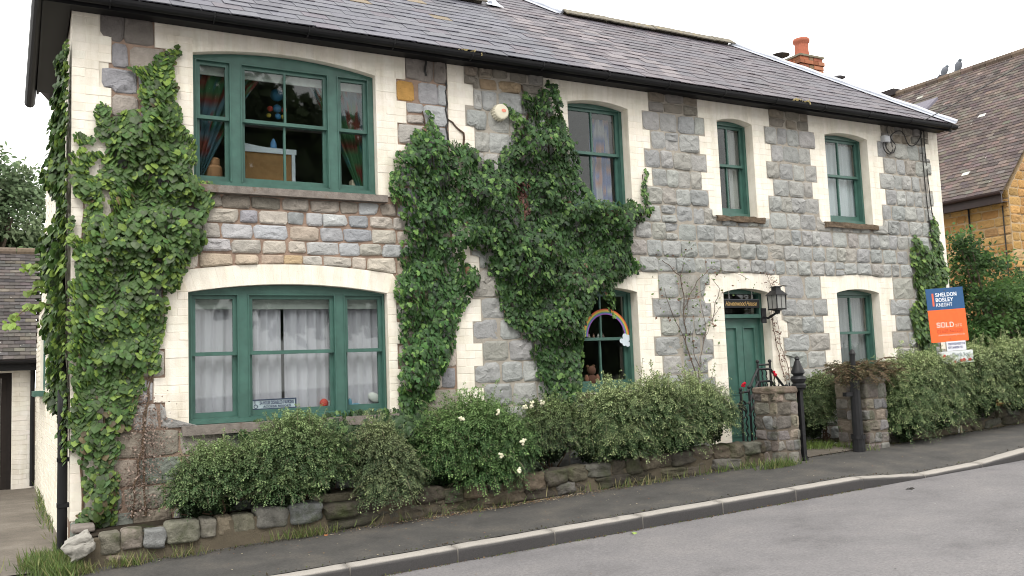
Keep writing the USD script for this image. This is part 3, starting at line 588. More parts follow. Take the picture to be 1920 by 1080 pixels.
# eaves
def gutter(a, b, out, r=0.058):
    a, b, out = np.array(a, float), np.array(b, float), np.array(out, float); n = 8; v = []
    for p in (a, b):
        for rr in (r, r - 0.006):
            for t in np.linspace(0, math.pi, n): v.append(p + out * (-math.cos(t) * rr) + np.array([0, 0, -math.sin(t) * rr]))
    f = []
    for i in range(n - 1):
        A, B, C, D = i, i + 1, 2 * n + i, 2 * n + i + 1; f += [[A, B, D], [A, D, C], [A + n, D + n, B + n], [A + n, C + n, D + n]]
    f += [[0, n, 2 * n], [n, 3 * n, 2 * n], [n - 1, 3 * n - 1, 2 * n - 1], [2 * n - 1, 3 * n - 1, 4 * n - 1]]
    for e in (0, 2 * n):
        for i in range(n - 1): f += [[e + i, e + n + i, e + i + 1], [e + n + i, e + n + i + 1, e + i + 1]]
    return np.array(v), np.array(f)
gt = M(house, 'gutter', gutter((-0.27, -0.305, 5.33), (12.42, -0.305, 5.325), (0, -1, 0)), GUTTER, label='black front gutter')
M(house, 'gutter', gutter((-0.27, -0.30, 5.33), (-0.31, 3.35, 5.33), (-1, 0, 0), 0.06), GUTTER, label='black side gutter')
for xx in np.arange(0.3, 12.3, 0.92): M(gt, 'bracket', tube([(xx, -0.24, 5.30), (xx, -0.27, 5.262), (xx, -0.305, 5.262), (xx, -0.355, 5.29), (xx, -0.367, 5.335)], 0.008, 5), GUTTER)
M(house, 'fascia_board', [bx(-0.24, 12.41, -0.245, -0.222, 5.255, 5.36), bx(-0.245, -0.222, -0.222, 2.7, 5.255, 5.36)], GUTTER)
M(house, 'soffit_board', [bx(-0.222, 12.40, -0.222, -0.012, 5.285, 5.30), bx(-0.222, -0.012, -0.012, 2.7, 5.285, 5.30)], GUTTER)
M(house, 'downpipe', [tube([(-0.06, 0.75, 4.4), (-0.06, 0.62, 2.2), (-0.055, 0.10, 1.75), (-0.055, 0.06, 1.6), (-0.055, 0.06, 0.36)], 0.042, 12)], GUTTER, smooth=40, label='black downpipe at the left corner')
for zz_ in (0.75, 1.15): M(house, 'pipe_bracket', bx(-0.10, 0.0, 0.012, 0.11, zz_, zz_ + 0.035), GUTTER)
leafy = [leaves(np.c_[rng.normal(xc, 0.09, 14), rng.normal(-0.335, 0.012, 14), rng.normal(5.335, 0.008, 14)], rvec(14) + [0, -0.7, 0.2], rvec(14), rng.uniform(0.03, 0.07, 14), BLADE, BLADE_F, np.tile((0.33, 0.27, 0.13), (14, 1))) for xc in (3.96, 9.05)]
for k, L_ in enumerate(leafy): M(gt, 'dry_leaves', L_, FINE, kind='stuff')

# chimney
stack = M(house, 'chimney', bx(11.885, 12.385, 2.215, 2.68, 5.6, 7.2), MORTAR, (0.25, 0.2, 0.16), label='red brick chimney stack')
cb = []
for k in range(19):
    z = 5.72 + k * 0.08; o = 0.0 if k < 15 else (0.03 if k < 17 else (0.045 if k < 18 else 0.02)); x0c, x1c, y0c, y1c = 11.87 - o, 12.40 + o, 2.20 - o, 2.695 + o
    for U, O, L in (((1, 0, 0), (x0c, y0c, 0), x1c - x0c), ((0, -1, 0), (x0c, y1c, 0), y1c - y0c)):
        N = np.cross(U, (0, 0, 1)); x, t = 0.0, k % 2
        while x < L - 0.02:
            w = 0.225 if t == 0 else 0.113; t = 1 - t
            if L - x - w < 0.05: w = L - x
            v, f = prism([(x + .005, z + .005), (x + w - .005, z + .005), (x + w - .005, z + .075), (x + .005, z + .075)], -0.08, rng.normal(0, 0.002), 0.005)
            cb.append((place(v, O, U, (0, 0, 1), N), f, vary(pick([(0.30, 0.115, 0.065), (0.25, 0.10, 0.06), (0.33, 0.15, 0.085), (0.22, 0.15, 0.09)], [3, 2, 2, 1 + 3 * (k > 15)]), 0.12, 0.03))); x += w
emit(stack, 'brick', 'brickwork', cb, MATT, 200)
M(stack, 'chimney_cap', bx(11.83, 12.44, 2.16, 2.73, 7.225, 7.26), MORTAR, (0.2, 0.18, 0.13))
M(stack, 'chimney_pot', lathe([(0.135, 7.24), (0.125, 7.30), (0.118, 7.5), (0.12, 7.53), (0.148, 7.56), (0.152, 7.60), (0.135, 7.625), (0.105, 7.625), (0.10, 7.5)], (12.12, 2.38, 0), 24), MATT, (0.36, 0.12, 0.075), smooth=40)
def cowl(p, s=1.0):
    x, y, z = p; a = [lathe([(0.10 * s, z - 0.16), (0.085 * s, z - 0.03), (0.07 * s, z)], (x, y, 0), 14)]
    return a + [tube([(x + dx * s, y + dy * s, z - 0.02), (x + dx * s, y + dy * s, z + 0.10)], 0.012, 5) for dx, dy in ((0.06, 0), (-0.06, 0), (0, 0.06))] + [lathe([(0.205 * s, z + 0.098), (0.21 * s, z + 0.106), (0.14 * s, z + 0.13), (0.0, z + 0.145)], (x, y, 0), 20), lathe([(0.0, z + 0.088), (0.205 * s, z + 0.098)], (x, y, 0), 20)]
M(stack, 'flue_cowl', cowl((11.98, 2.78, 7.33), 0.85), MATT, (0.12, 0.115, 0.11))
M(house, 'flue_cowl', cowl((12.28, 1.75, 6.62), 0.6) + [tube([(12.28, 1.75, 5.5), (12.28, 1.75, 6.5)], 0.06, 10)], MATT, (0.2, 0.2, 0.21), label='small flue cowl showing above the right hip')

# ------------------------------------------------------------------ kerb
kerb = tag(UsdGeom.Xform.Define(stage, '/World/kerb').GetPrim(), 'row of granite kerb stones, dropped towards the right', None, None, 'structure')
kd = np.array([math.cos(-0.0659), math.sin(-0.0659)]); kn = np.array([-kd[1], kd[0]])
JX = [1.9 + 0.912 * i for i in range(-7, 18)]
def drop(x): return float(np.interp(x, [1.9 + .912 * 6 - .02, 1.9 + .912 * 7, 1.9 + .912 * 8, 1.9 + .912 * 9.1], [0, 0.082, 0.07, 0.0]))
for i, (xa, xb) in enumerate(zip(JX[:-1], JX[1:])):
    g = 0.006; xs = np.linspace(xa + g, xb - g, 13); prof = [(0.0, -0.25), (-0.004, -0.03), (0.0, -0.012), (0.012, 0.0), (0.08, 0.003), (0.155, 0.003), (0.16, -0.012), (0.16, -0.25)]
    V = []
    for x in xs:
        for k, (o, dz) in enumerate(prof):
            q = np.array([x, y_kerb(x)]) + kn * o; n_ = meshkit.noise(np.array([[x * 9, k * 1.7 + i * 5, 0.3]]))[0] - .5
            V.append([q[0] - kn[0] * n_ * 0.008, q[1] - kn[1] * n_ * 0.012, z_kerb(x) - drop(x) + dz + n_ * 0.006 * (k in (2, 3, 4, 5)) + (rng.normal(0, .001))])
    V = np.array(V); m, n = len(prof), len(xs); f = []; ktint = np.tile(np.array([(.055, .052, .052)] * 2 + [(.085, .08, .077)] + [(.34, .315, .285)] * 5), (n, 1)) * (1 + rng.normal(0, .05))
    for a in range(n - 1):
        for b in range(m - 1):
            q = a * m + b; f += [[q, q + m, q + m + 1], [q, q + m + 1, q + 1]]
    for e in (0, (n - 1) * m):
        c = [[e, e + k, e + k + 1] for k in range(1, m - 1)]; f += c if e == 0 else [t[::-1] for t in c]
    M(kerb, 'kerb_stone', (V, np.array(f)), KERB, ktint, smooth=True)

# ------------------------------------------------------------------ garden wall, piers
def rock(lx, ly, lz, seed, rough=0.22, sub=3):
    m = trimesh.creation.box([1, 1, 1])
    for _ in range(sub): m = m.subdivide()
    v = np.array(m.vertices) * 2; r = np.linalg.norm(v, axis=1, keepdims=True); p = (np.abs(v) ** 7).sum(1, keepdims=True) ** (1 / 7); v = v / p
    nz = np.stack([meshkit.fbm(v * 1.3 + seed * 7.31 + 11 * k, 3) for k in range(3)], 1) - 0.5
    v = (v + nz * rough * 2) * 0.5 * [lx, ly, lz]; return v, np.asarray(m.faces)
def rotz(v, a): c, s = math.cos(a), math.sin(a); return v @ np.array([[c, s, 0], [-s, c, 0], [0, 0, 1]])
def roty(v, a): c, s = math.cos(a), math.sin(a); return v @ np.array([[c, 0, -s], [0, 1, 0], [s, 0, c]])
MOSSY = [(0.105, 0.09, 0.068), (0.075, 0.065, 0.05), (0.135, 0.112, 0.08), (0.06, 0.053, 0.042), (0.10, 0.095, 0.08)]
def garden_wall(name, label, xa, xb, left_light):
    t = thing(name, label, 'garden wall'); X = np.linspace(xa, xb, 40)
    core = []
    n = len(X); V = []
    for x in X: V += [[x, y_wall(x) + 0.015, z_wall(x) - 0.1], [x, y_wall(x) + 0.022, z_wall(x) + 0.235], [x, y_wall(x) + 0.26, z_wall(x) + 0.24], [x, y_wall(x) + 0.3, z_wall(x) - 0.1]]
    f = []
    for a in range(n - 1):
        for b in range(3): q = 4 * a + b; f += [[q, q + 4, q + 5], [q, q + 5, q + 1]]
    f += [[0, 1, 2], [0, 2, 3], [4 * n - 4, 4 * n - 2, 4 * n - 3], [4 * n - 4, 4 * n - 1, 4 * n - 2]]
    M(t, 'wall_core', (np.array(V), np.array(f)), MORTAR, (0.11, 0.092, 0.066))
    its = []
    for ci, (h0, h1) in enumerate(((0.0, 0.125), (0.115, 0.275))):
        x = xa + (0.2 if (left_light and ci == 1) else -0.02)
        while x < xb:
            w = rng.uniform(0.17, 0.36) if ci == 1 else rng.uniform(0.2, 0.5); w = min(w, xb - x + 0.05); h = (h1 - h0) * rng.uniform(0.9, 1.12)
            big = left_light and x < 1.9 and ci == 1
            if big: w = [0.235, 0.17, 0.18, 0.28, 0.15, 0.14, 0.2, 0.3][min(int((x - xa) / 0.2), 7)]; h = rng.uniform(0.165, 0.19)
            v, f = rock(w * 1.02, rng.uniform(0.20, 0.26) if ci else 0.2, h, int(rng.integers(1e5)), 0.2 if big else 0.32)
            v = roty(rotz(v, rng.normal(0, 0.06)), rng.normal(-0.035, 0.05)); xc = x + w / 2
            c = pick(MOSSY, [3, 3, 2, 3, 2]) if not (left_light and x < 1.9) else (pick([(0.19, 0.175, 0.14), (0.175, 0.175, 0.165), (0.20, 0.17, 0.12)], [2, 2, 1]) if ci else (0.15, 0.12, 0.095))
            its.append((v + [xc, y_wall(xc) + 0.105 + (0.03 if ci == 0 and left_light and x < 1.9 else 0) + rng.normal(0, 0.012), z_wall(xc) + (h0 + h1) / 2 + rng.normal(0, 0.008)], f, vary(c, 0.12, 0.03))); x += w
    for v, f, c in its: M(t, 'stone', (v, f), WALLROCK, c, smooth=45)
    return t
gw1 = garden_wall('garden_wall', 'low mossy stone wall along the pavement, left of the gateway', 0.0, 7.5, True)
gw2 = garden_wall('garden_wall', 'low dark stone wall on the right, under overhanging shrubs', 9.3, 16.0, False)
v, f = rock(0.20, 0.18, 0.17, 78, 0.42, 4); M(gw1, 'stone', (roty(v, -0.5) + [0.05, -0.61, 0.50], f), STONE, (0.30, 0.285, 0.255), smooth=28, label='pale limestone boulder at the left end')
def slab_(x0, x1, y0, y1, z, h, seed):
    v, f = rock(x1 - x0, y1 - y0, h, seed, 0.05, 2); return v + [(x0 + x1) / 2, (y0 + y1) / 2, z], f
tag(M(None, 'stone_slab', slab_(0.0, 0.19, -0.32, -0.06, 0.585, 0.06, 3), SILL, smooth=30), 'small flat grey slab at the foot of the left corner ivy', 'slab')
tag(M(None, 'stone_slab', slab_(2.02, 2.5, -0.55, -0.28, 0.66, 0.09, 5), WALLROCK, (0.2, 0.18, 0.13), smooth=30), 'mossy slab lying between two bushes behind the wall', 'slab')

def pier(name, label, x0, x1, y0, y1, z0, z1, seed):
    t = thing(name, label, 'gate pier'); r0 = np.random.default_rng(seed)
    M(t, 'core', bx(x0 + 0.018, x1 - 0.018, y0 + 0.018, y1 - 0.018, z0, z1 - 0.03), MORTAR, (0.15, 0.125, 0.10))
    zs = [z1]
    while zs[-1] > z0 + 0.1: zs.append(max(z0 - 0.02, zs[-1] - r0.uniform(0.12, 0.2)))
    cols = [(0.19, 0.172, 0.15), (0.165, 0.152, 0.138), (0.21, 0.178, 0.142), (0.13, 0.115, 0.10), (0.20, 0.197, 0.188)]
    for O, U, L in (((x0, y0, 0), (1, 0, 0), x1 - x0), ((x0, y1, 0), (0, -1, 0), y1 - y0), ((x1, y0, 0), (0, 1, 0), y1 - y0)):
        fs = rows(box(0, zs[-1], L, z1), zs, 0.11, 0.26, 0.003, 0.020, lambda a, b: vary(pick(cols, [3, 3, 2, 2, 2]), 0.12, 0.03), 0.018)
        N = np.cross(U, (0, 0, 1))
        for v, f, c in fs: M(t, 'stone', (place(v, np.array(O) - N * 0.022, U, (0, 0, 1), N), f), WALLROCK, c)
    v, f = rock(x1 - x0 + 0.03, y1 - y0 + 0.03, 0.09, seed, 0.07, 3); M(t, 'capstone', (v + [(x0 + x1) / 2, (y0 + y1) / 2, z1 + 0.005], f), WALLROCK, (0.16, 0.125, 0.10), smooth=40)
    return t
pier('gate_pier', 'square rubble stone gate pier left of the gateway', 7.42, 7.80, -1.12, -0.74, 0.50, 1.43, 11)
pier('gate_pier', 'rubble stone gate pier right of the gateway, half under a brown conifer', 8.93, 9.33, -1.15, -0.65, 0.55, 1.60, 12)

# ------------------------------------------------------------------ ironwork
gp1 = thing('gate_post', 'black iron gate post with turned finial beside the left pier', 'gate post')
M(gp1, 'post', bx(7.835, 7.885, -1.11, -1.06, 0.52, 1.50), IRON)
FIN = [(0.055, 1.42), (0.06, 1.44), (0.085, 1.455), (0.088, 1.49), (0.068, 1.51), (0.085, 1.535), (0.095, 1.56), (0.082, 1.59), (0.055, 1.60), (0.062, 1.615), (0.08, 1.63), (0.078, 1.655), (0.05, 1.72), (0.032, 1.775), (0.022, 1.79), (0.032, 1.80), (0.024, 1.82), (0.0, 1.832)]
M(gp1, 'finial', lathe(FIN, (7.85, -1.085, 0), 20), IRON, smooth=40)
M(gp1, 'foot', bx(7.825, 7.895, -1.12, -1.05, 0.5, 0.62), IRON)
gp2 = thing('gate_post', 'plain dark iron gate post in front of the right pier', 'gate post')
M(gp2, 'post', lathe([(0.078, 0.55), (0.076, 0.8), (0.066, 0.81), (0.060, 1.5), (0.034, 1.53), (0.032, 1.8), (0.042, 1.84), (0.026, 1.88), (0, 1.9)], (8.80, -1.1, 0), 10), IRON, smooth=30)
M(gp2, 'band', lathe([(0.09, 0.78), (0.09, 0.83)], (8.80, -1.1, 0), 14), IRON)
M(gp2, 'hinge_bracket', bx(8.62, 8.78, -1.12, -1.06, 1.31, 1.36), IRON)
gate = thing('iron_gate', 'open black iron gate leaf seen edge on at the left pier', 'gate')
ang = np.array([0.16, 1.0]) / math.hypot(0.16, 1.0); g0 = np.array([7.93, -1.04])
gpt = lambda s, z: (g0[0] + ang[0] * s, g0[1] + ang[1] * s, z)
for z in (0.72, 1.05, 1.38): M(gate, 'rail', tube([gpt(0, z), gpt(0.85, z)], 0.014, 5), IRON)
for k in range(9): M(gate, 'bar', tube([gpt(0.02 + 0.1 * k, 0.66), gpt(0.02 + 0.1 * k, 1.47 + 0.05 * math.sin(k))], 0.009, 5), IRON)
rail = thing('handrail', 'black iron handrail rising and falling before the green door', 'railing')
HR = [(7.44, 1.41), (7.58, 1.42), (7.76, 1.69), (7.98, 1.69), (8.24, 1.41)]; ry = -0.5
for dz in (0.0, -0.155, -0.30): M(rail, 'rail', tube([(x, ry, z + dz) for x, z in (HR[1:] if dz else HR)], 0.017, 5), IRON)
M(rail, 'rail', tube([(7.77, ry, 1.745), (7.98, ry, 1.745)], 0.013, 5), IRON)
for x, zt, zb in ((7.46, 1.44, 0.66), (7.60, 1.46, 0.66), (7.77, 1.775, 0.66), (7.98, 1.775, 0.66), (8.24, 1.45, 0.66)):
    M(rail, 'post', [tube([(x, ry, zb), (x, ry, zt)], 0.015, 6), ball((x, ry, zt + 0.012), 0.024, 1)], IRON)
for x in np.r_[np.linspace(7.65, 7.73, 2), np.linspace(7.84, 7.91, 2), np.linspace(8.04, 8.18, 3)]:
    z = np.interp(x, [p[0] for p in HR], [p[1] for p in HR]); zz = np.linspace(z - 0.30, z, 16)
    M(rail, 'baluster', tube(np.c_[x + 0.006 * np.sin(np.arange(16) * 1.7), ry + 0.006 * np.cos(np.arange(16) * 1.7), zz], 0.008, 5), IRON)
for x in (7.53, 7.66, 7.70): 
    zz = np.linspace(0.66, 1.24, 26); M(rail, 'baluster', tube(np.c_[x + 0.009 * np.sin(np.arange(26) * 1.5), ry + 0.009 * np.cos(np.arange(26) * 1.5), zz], 0.010, 5), IRON)
M(rail, 'scroll_panel', [tube([(7.48 + 0.05 * math.cos(t), ry, 1.2 + z0 + 0.05 * math.sin(t)) for t in np.linspace(0, 5.5, 14)], 0.012, 5) for z0 in (0.06, -0.05)] + [bx(7.42, 7.5, ry - .012, ry + .012, 1.22, 1.27)], IRON)

# ------------------------------------------------------------------ wall fittings
lan = thing('wall_lantern', 'black square carriage lantern on the wall right of the green door', 'lantern')
lx, ly = 8.44, -0.235
M(lan, 'bracket', [tube([(8.40, -0.012, 2.38), (8.40, -0.1, 2.36), (lx, ly, 2.43)], 0.016, 6), bx(8.36, 8.44, -0.03, -0.012, 2.30, 2.5), lathe([(0.0, 2.40), (0.035, 2.42), (0.04, 2.445), (0.08, 2.465)], (lx, ly, 0), 12)], IRON)
s_ = 0.085
for dx in (-1, 1):
    for dy in (-1, 1): M(lan, 'corner_bar', tube([(lx + dx * s_ * .9, ly + dy * s_ * .9, 2.475), (lx + dx * s_, ly + dy * s_, 2.66)], 0.011, 4), IRON)
M(lan, 'base', bx(lx - s_, lx + s_, ly - s_, ly + s_, 2.46, 2.478), IRON)
def frus(c, a, b, z0, z1):
    v = np.array([[c[0] + sx * r, c[1] + sy * r, z] for r, z in ((a, z0), (b, z1)) for sx, sy in ((-1, -1), (1, -1), (1, 1), (-1, 1))], float)
    f = [[0, 1, 5], [0, 5, 4], [1, 2, 6], [1, 6, 5], [2, 3, 7], [2, 7, 6], [3, 0, 4], [3, 4, 7], [4, 5, 6], [4, 6, 7], [0, 2, 1], [0, 3, 2]]; return v, np.array(f)
M(lan, 'roof', [frus((lx, ly), 0.105, 0.05, 2.655, 2.72), frus((lx, ly), 0.045, 0.042, 2.72, 2.765), frus((lx, ly), 0.056, 0.052, 2.762, 2.775)], IRON)
FROST = mat('lantern_glass', (0.42, 0.42, 0.40), rough=0.25, spec=0.6, translucent=0.5)
M(lan, 'glass', [bx(lx - .078, lx + .078, ly - .080, ly - .077, 2.48, 2.655), bx(lx - .080, lx - .077, ly - .076, ly + .076, 2.48, 2.655), bx(lx + .077, lx + .080, ly - .076, ly + .076, 2.48, 2.655)], FROST)
M(lan, 'glazing_bar', [tube([(lx, ly - .084, 2.48), (lx, ly - .084, 2.655)], 0.004, 4), tube([(lx - .084, ly, 2.48), (lx - .084, ly, 2.655)], 0.004, 4)], IRON)
M(lan, 'candle_tube', tube([(lx, ly, 2.48), (lx, ly, 2.57)], 0.02, 10), TINT, (0.75, 0.73, 0.68))
bell = thing('alarm_box', 'round white ribbed alarm box high on the wall beside the ivy', 'alarm box')
bl, bf = lathe([(0.090, 0.012), (0.100, 0.03), (0.097, 0.085), (0.088, 0.105), (0.076, 0.112), (0.0, 0.118)], n=36)
for k in range(len(bl)):
    if k // 36 in (1, 2): bl[k, :2] *= 1.0 - 0.09 * (k % 2)
M(bell, 'cover', place(bl, (4.455, 0, 4.775)) if False else (place(bl, (4.455, 0, 4.775), (1, 0, 0), (0, 0, 1), (0, -1, 0)), bf), TINT, (0.60, 0.56, 0.44), smooth=False)
M(bell, 'rim', (place(lathe([(0.094, 0.0), (0.104, 0.014), (0.100, 0.03)], n=36)[0], (4.455, -0.0, 4.775), (1, 0, 0), (0, 0, 1), (0, -1, 0)), lathe([(0.094, 0.0), (0.104, 0.014), (0.100, 0.03)], n=36)[1]), TINT, (0.45, 0.43, 0.36))
M(bell, 'faded_logo', (place(lathe([(0.0, 0.1195), (0.03, 0.119)], n=14)[0] * [1, 0.7, 1], (4.475, 0, 4.785), (1, 0, 0), (0, 0, 1), (0, -1, 0)), lathe([(0.0, 0.1195), (0.038, 0.119)], n=14)[1][:, ::-1]), TINT, (0.62, 0.22, 0.15))
bx_ = thing('cable_box', 'small grey cable junction box under the eaves at the right end', 'junction box')
M(bx_, 'cover', (place(prism([(11.035, 5.015), (11.165, 5.015), (11.165, 5.115), (11.035, 5.115)], 0.0, 0.09, 0.012)[0]), prism([(0, 0), (1, 0), (1, 1), (0, 1)], 0, 1)[1]), TINT, (0.42, 0.43, 0.45))
WIRE = mat('black_cable', (0.018, 0.017, 0.016), rough=0.6)
def wire(pts, r=0.006, n=24):
    p = np.array(pts, float); t = np.linspace(0, len(p) - 1, n); from scipy.interpolate import CubicSpline
    return tube(CubicSpline(np.arange(len(p)), p)(t), r, 5)
wr = thing('wall_cables', 'black cables looping from the junction box to the right corner', 'cables')
M(wr, 'cable', wire([(11.14, -.045, 5.02), (11.10, -.05, 4.93), (11.22, -.06, 4.86), (11.30, -.05, 5.0), (11.22, -.05, 5.12), (11.45, -.06, 5.22), (11.58, -.06, 5.05), (11.75, -.06, 5.03), (11.95, -.06, 5.26)], 0.008, 50), WIRE)
M(wr, 'cable', wire([(11.06, -.045, 5.02), (11.05, -.05, 4.9), (11.16, -.05, 4.84), (11.24, -.05, 4.93), (11.19, -.04, 5.1), (11.16, -.05, 5.28)], 0.008, 36), WIRE)
M(wr, 'cable', wire([(11.93, -.05, 5.28), (11.93, -.05, 4.6), (11.95, -.05, 4.0), (11.99, -.05, 3.6)], 0.008, 30), WIRE)
M(wr, 'cable', wire([(12.0, -.05, 5.28), (12.01, -.05, 4.6), (12.04, -.05, 4.0), (12.05, -.05, 3.8)], 0.008, 30), WIRE)
tag(M(None, 'overhead_wire', wire([(11.5, -0.3, 5.3), (14.0, -1.0, 6.6), (22.0, -3.2, 11.1)], 0.008, 30), WIRE, (0.1, 0.1, 0.1)), 'thin service wire running from the right eave up into the sky', 'overhead wire')
crack = M(wall, 'tar_joint', [tube([(3.795 + 0.012 * math.sin(k * 2.1), -0.010, 5.31 - k * 0.07) for k in range(15)], 0.012, 5), tube([(3.55 + 0.01 * math.sin(k * 1.7), -0.022, 5.31 - k * 0.05) for k in range(5)], 0.013, 5)], WIRE)

# ------------------------------------------------------------------ lettering
def text(parent, name, s, h, O, U, W, N, m, color, bold=False, slant=0.0, width=None, depth=0.002, center=False):
    t = meshkit.text_mesh(s, h, depth, bold); v = np.array(t.vertices); 
    v[:, 0] += slant * v[:, 1]
    if width: v[:, 0] *= width / (v[:, 0].max() - v[:, 0].min())
    v[:, 0] -= v[:, 0].min()
    if center: v[:, 0] -= v[:, 0].max() / 2
    return M(parent, name, (place(v, O, U, W, N), np.asarray(t.faces)), m, color)
X_, Z_, NY = (1, 0, 0), (0, 0, 1), (0, -1, 0)
hs = thing('house_name_board', 'black house name board with gold script hanging over the door', 'name board')
M(hs, 'board', bx(7.80, 8.45, 0.10, 0.115, 2.515, 2.62), TINT, (0.012, 0.012, 0.013))
M(hs, 'edge_strip', bx(7.80, 8.45, 0.098, 0.117, 2.62, 2.634), TINT, (0.07, 0.075, 0.085))
text(hs, 'lettering', 'Havenwood House', 0.055, (7.845, 0.0995, 2.545), X_, Z_, NY, TINT, (0.55, 0.36, 0.13), False, 0.38, 0.56)
for x in (7.92, 8.33): M(hs, 'chain', tube([(x + 0.004 * (-1) ** k, 0.107, 2.634 + 0.0125 * k) for k in range(10)], 0.006, 5), TINT, (0.5, 0.5, 0.5))
ds = thing('parking_notice', 'white and navy disabled parking notice in the lower left window', 'notice')
M(ds, 'plate', bx(1.628, 2.075, 0.16, 0.164, 1.512, 1.605), TINT, (0.62, 0.66, 0.74))
M(ds, 'border', ext(box(1.622, 1.506, 2.081, 1.611).difference(box(1.636, 1.519, 2.067, 1.598)), 0.156, 0.159), TINT, (0.05, 0.065, 0.12))
text(ds, 'lettering', '24 HOUR DISABLED PARKING', 0.033, (1.71, 0.1575, 1.558), X_, Z_, NY, TINT, (0.04, 0.055, 0.12), True, 0, 0.345)
text(ds, 'lettering', 'ACCESS NEEDED', 0.02, (1.745, 0.1575, 1.527), X_, Z_, NY, TINT, (0.04, 0.055, 0.12), True, 0, 0.28)
th = np.linspace(0, 5.0, 16) + 1.9
M(ds, 'wheelchair_symbol', [tube([(1.672 + 0.017 * math.cos(t), 0.158, 1.54 + 0.017 * math.sin(t)) for t in th], 0.003, 4), tube([(1.664, .158, 1.582), (1.667, .158, 1.556), (1.684, .158, 1.556), (1.69, .158, 1.536), (1.696, .158, 1.537)], 0.0035, 4), ball((1.664, .158, 1.589), (.006, .002, .006), 1)], TINT, (0.04, 0.055, 0.12))

# estate agent's board
sb = thing('sale_board', 'blue and orange sold board on a white post above the right hand shrubs', 'sale board', (10.80, -1.02, 0))
fa = math.radians(27); U3 = np.array([math.cos(fa) * 1.0, -math.sin(fa), 0]); tilt = math.radians(2.2)
Us = U3 * math.cos(tilt) + np.array([0, 0, 1]) * math.sin(tilt); Ws = np.array([0, 0, 1]) * math.cos(tilt) - U3 * math.sin(tilt); Ns = np.cross(Us, Ws)
O_ = np.array([0.05, 0.0, 1.955])
def plate(parent, name, u0, u1, w0, w1, d0, d1, color, m=TINT):
    v, f = bx(u0, u1, w0, w1, d0, d1); return M(parent, name, (place(v, O_, Us, Ws, Ns), f), m, color)
BW, BH = 0.525, 0.745
plate(sb, 'lower_panel', -BW / 2, BW / 2, 0, 0.445, -0.004, 0.004, (0.80, 0.13, 0.03))
plate(sb, 'upper_panel', -BW / 2, BW / 2, 0.446, BH, -0.004, 0.004, (0.025, 0.085, 0.20))
plate(sb, 'accent_bar', -0.185, -0.160, 0.50, 0.675, 0.0045, 0.006, (0.72, 0.13, 0.06))
for s, w, b, wd in (('SHELDON', 0.628, True, 0.30), ('BOSLEY', 0.558, True, 0.245), ('KNIGHT', 0.488, False, 0.225)): text(sb, 'lettering', s, 0.05, O_ + Us * -0.135 + Ws * w + Ns * 0.0045, Us, Ws, Ns, TINT, (0.75, 0.78, 0.82), b, 0, wd)
text(sb, 'lettering', 'SOLD', 0.07, O_ + Us * -0.165 + Ws * 0.20 + Ns * 0.0045, Us, Ws, Ns, TINT, (0.80, 0.74, 0.68), False, 0, 0.24)
text(sb, 'lettering', 'STC', 0.035, O_ + Us * 0.10 + Ws * 0.20 + Ns * 0.0045, Us, Ws, Ns, TINT, (0.8, 0.55, 0.42), False, 0, 0.09)
text(sb, 'lettering', '01608 643200', 0.05, O_ + Us * -0.165 + Ws * 0.125 + Ns * 0.0045, Us, Ws, Ns, TINT, (0.42, 0.07, 0.03), False, 0, 0.36)
text(sb, 'lettering', 'sheldonbosleyknight.co.uk', 0.022, O_ + Us * -0.155 + Ws * 0.085 + Ns * 0.0045, Us, Ws, Ns, TINT, (0.8, 0.5, 0.4), False, 0, 0.37)
v, f = bx(-0.04, 0.035, -1.36, 0.62, -0.058, -0.008); M(sb, 'post', (place(v, O_, Us, (0, 0, 1), Ns), f), TINT, (0.62, 0.61, 0.57))
for w in (0.03, 0.70): plate(sb, 'screw', -0.006, 0.006, w, w + 0.012, 0.004, 0.008, (0.08, 0.06, 0.05))
n1 = thing('verge_notice', 'small white printed notice just below the sold board', 'notice', (10.86, -1.06, 0))
O_ = np.array([0.06, 0.0, 1.83]); plate(n1, 'plate', -0.135, 0.135, 0, 0.13, -0.003, 0.003, (0.66, 0.67, 0.72))
for s, w, wd in (('COUNTRYSIDE NEEDS TO BE', 0.08, 0.24), ('KEPT, MANKIND YES', 0.03, 0.2)): text(n1, 'lettering', s, 0.03, O_ + Us * -0.115 + Ws * w + Ns * 0.0035, Us, Ws, Ns, TINT, (0.16, 0.16, 0.26), True, 0, wd)
M(n1, 'stake', bx(0.05, 0.075, 0.03, 0.05, 0.7, 1.9), MATT, (0.3, 0.25, 0.18))
n2 = thing('flower_notice', 'wide white notice with red flowers, half sunk in the shrub below', 'notice', (10.80, -1.08, 0))
O_ = np.array([0.08, 0.0, 1.66]); plate(n2, 'plate', -0.235, 0.235, 0, 0.165, -0.003, 0.003, (0.62, 0.64, 0.65))
text(n2, 'lettering', 'Thank You', 0.055, O_ + Us * -0.06 + Ws * 0.085 + Ns * 0.0035, Us, Ws, Ns, TINT, (0.2, 0.25, 0.24), True, 0, 0.24)
for u, w, r in ((-0.17, 0.1, 0.03), (0.06, 0.03, 0.025), (0.1, 0.035, 0.028), (0.18, 0.035, 0.024), (-0.03, 0.02, 0.022)):
    d = lathe([(0.0, 0.004), (r, 0.0035)], n=9); M(n2, 'red_flower', (place(d[0] * [1 + .2 * math.sin(u * 50), 1, 1], O_ + Us * u + Ws * w, Us, Ws, Ns), d[1][:, ::-1]), TINT, (0.55, 0.05, 0.07))
M(n2, 'stake', bx(0.08, 0.11, 0.03, 0.05, 0.7, 1.7), MATT, (0.3, 0.25, 0.18))

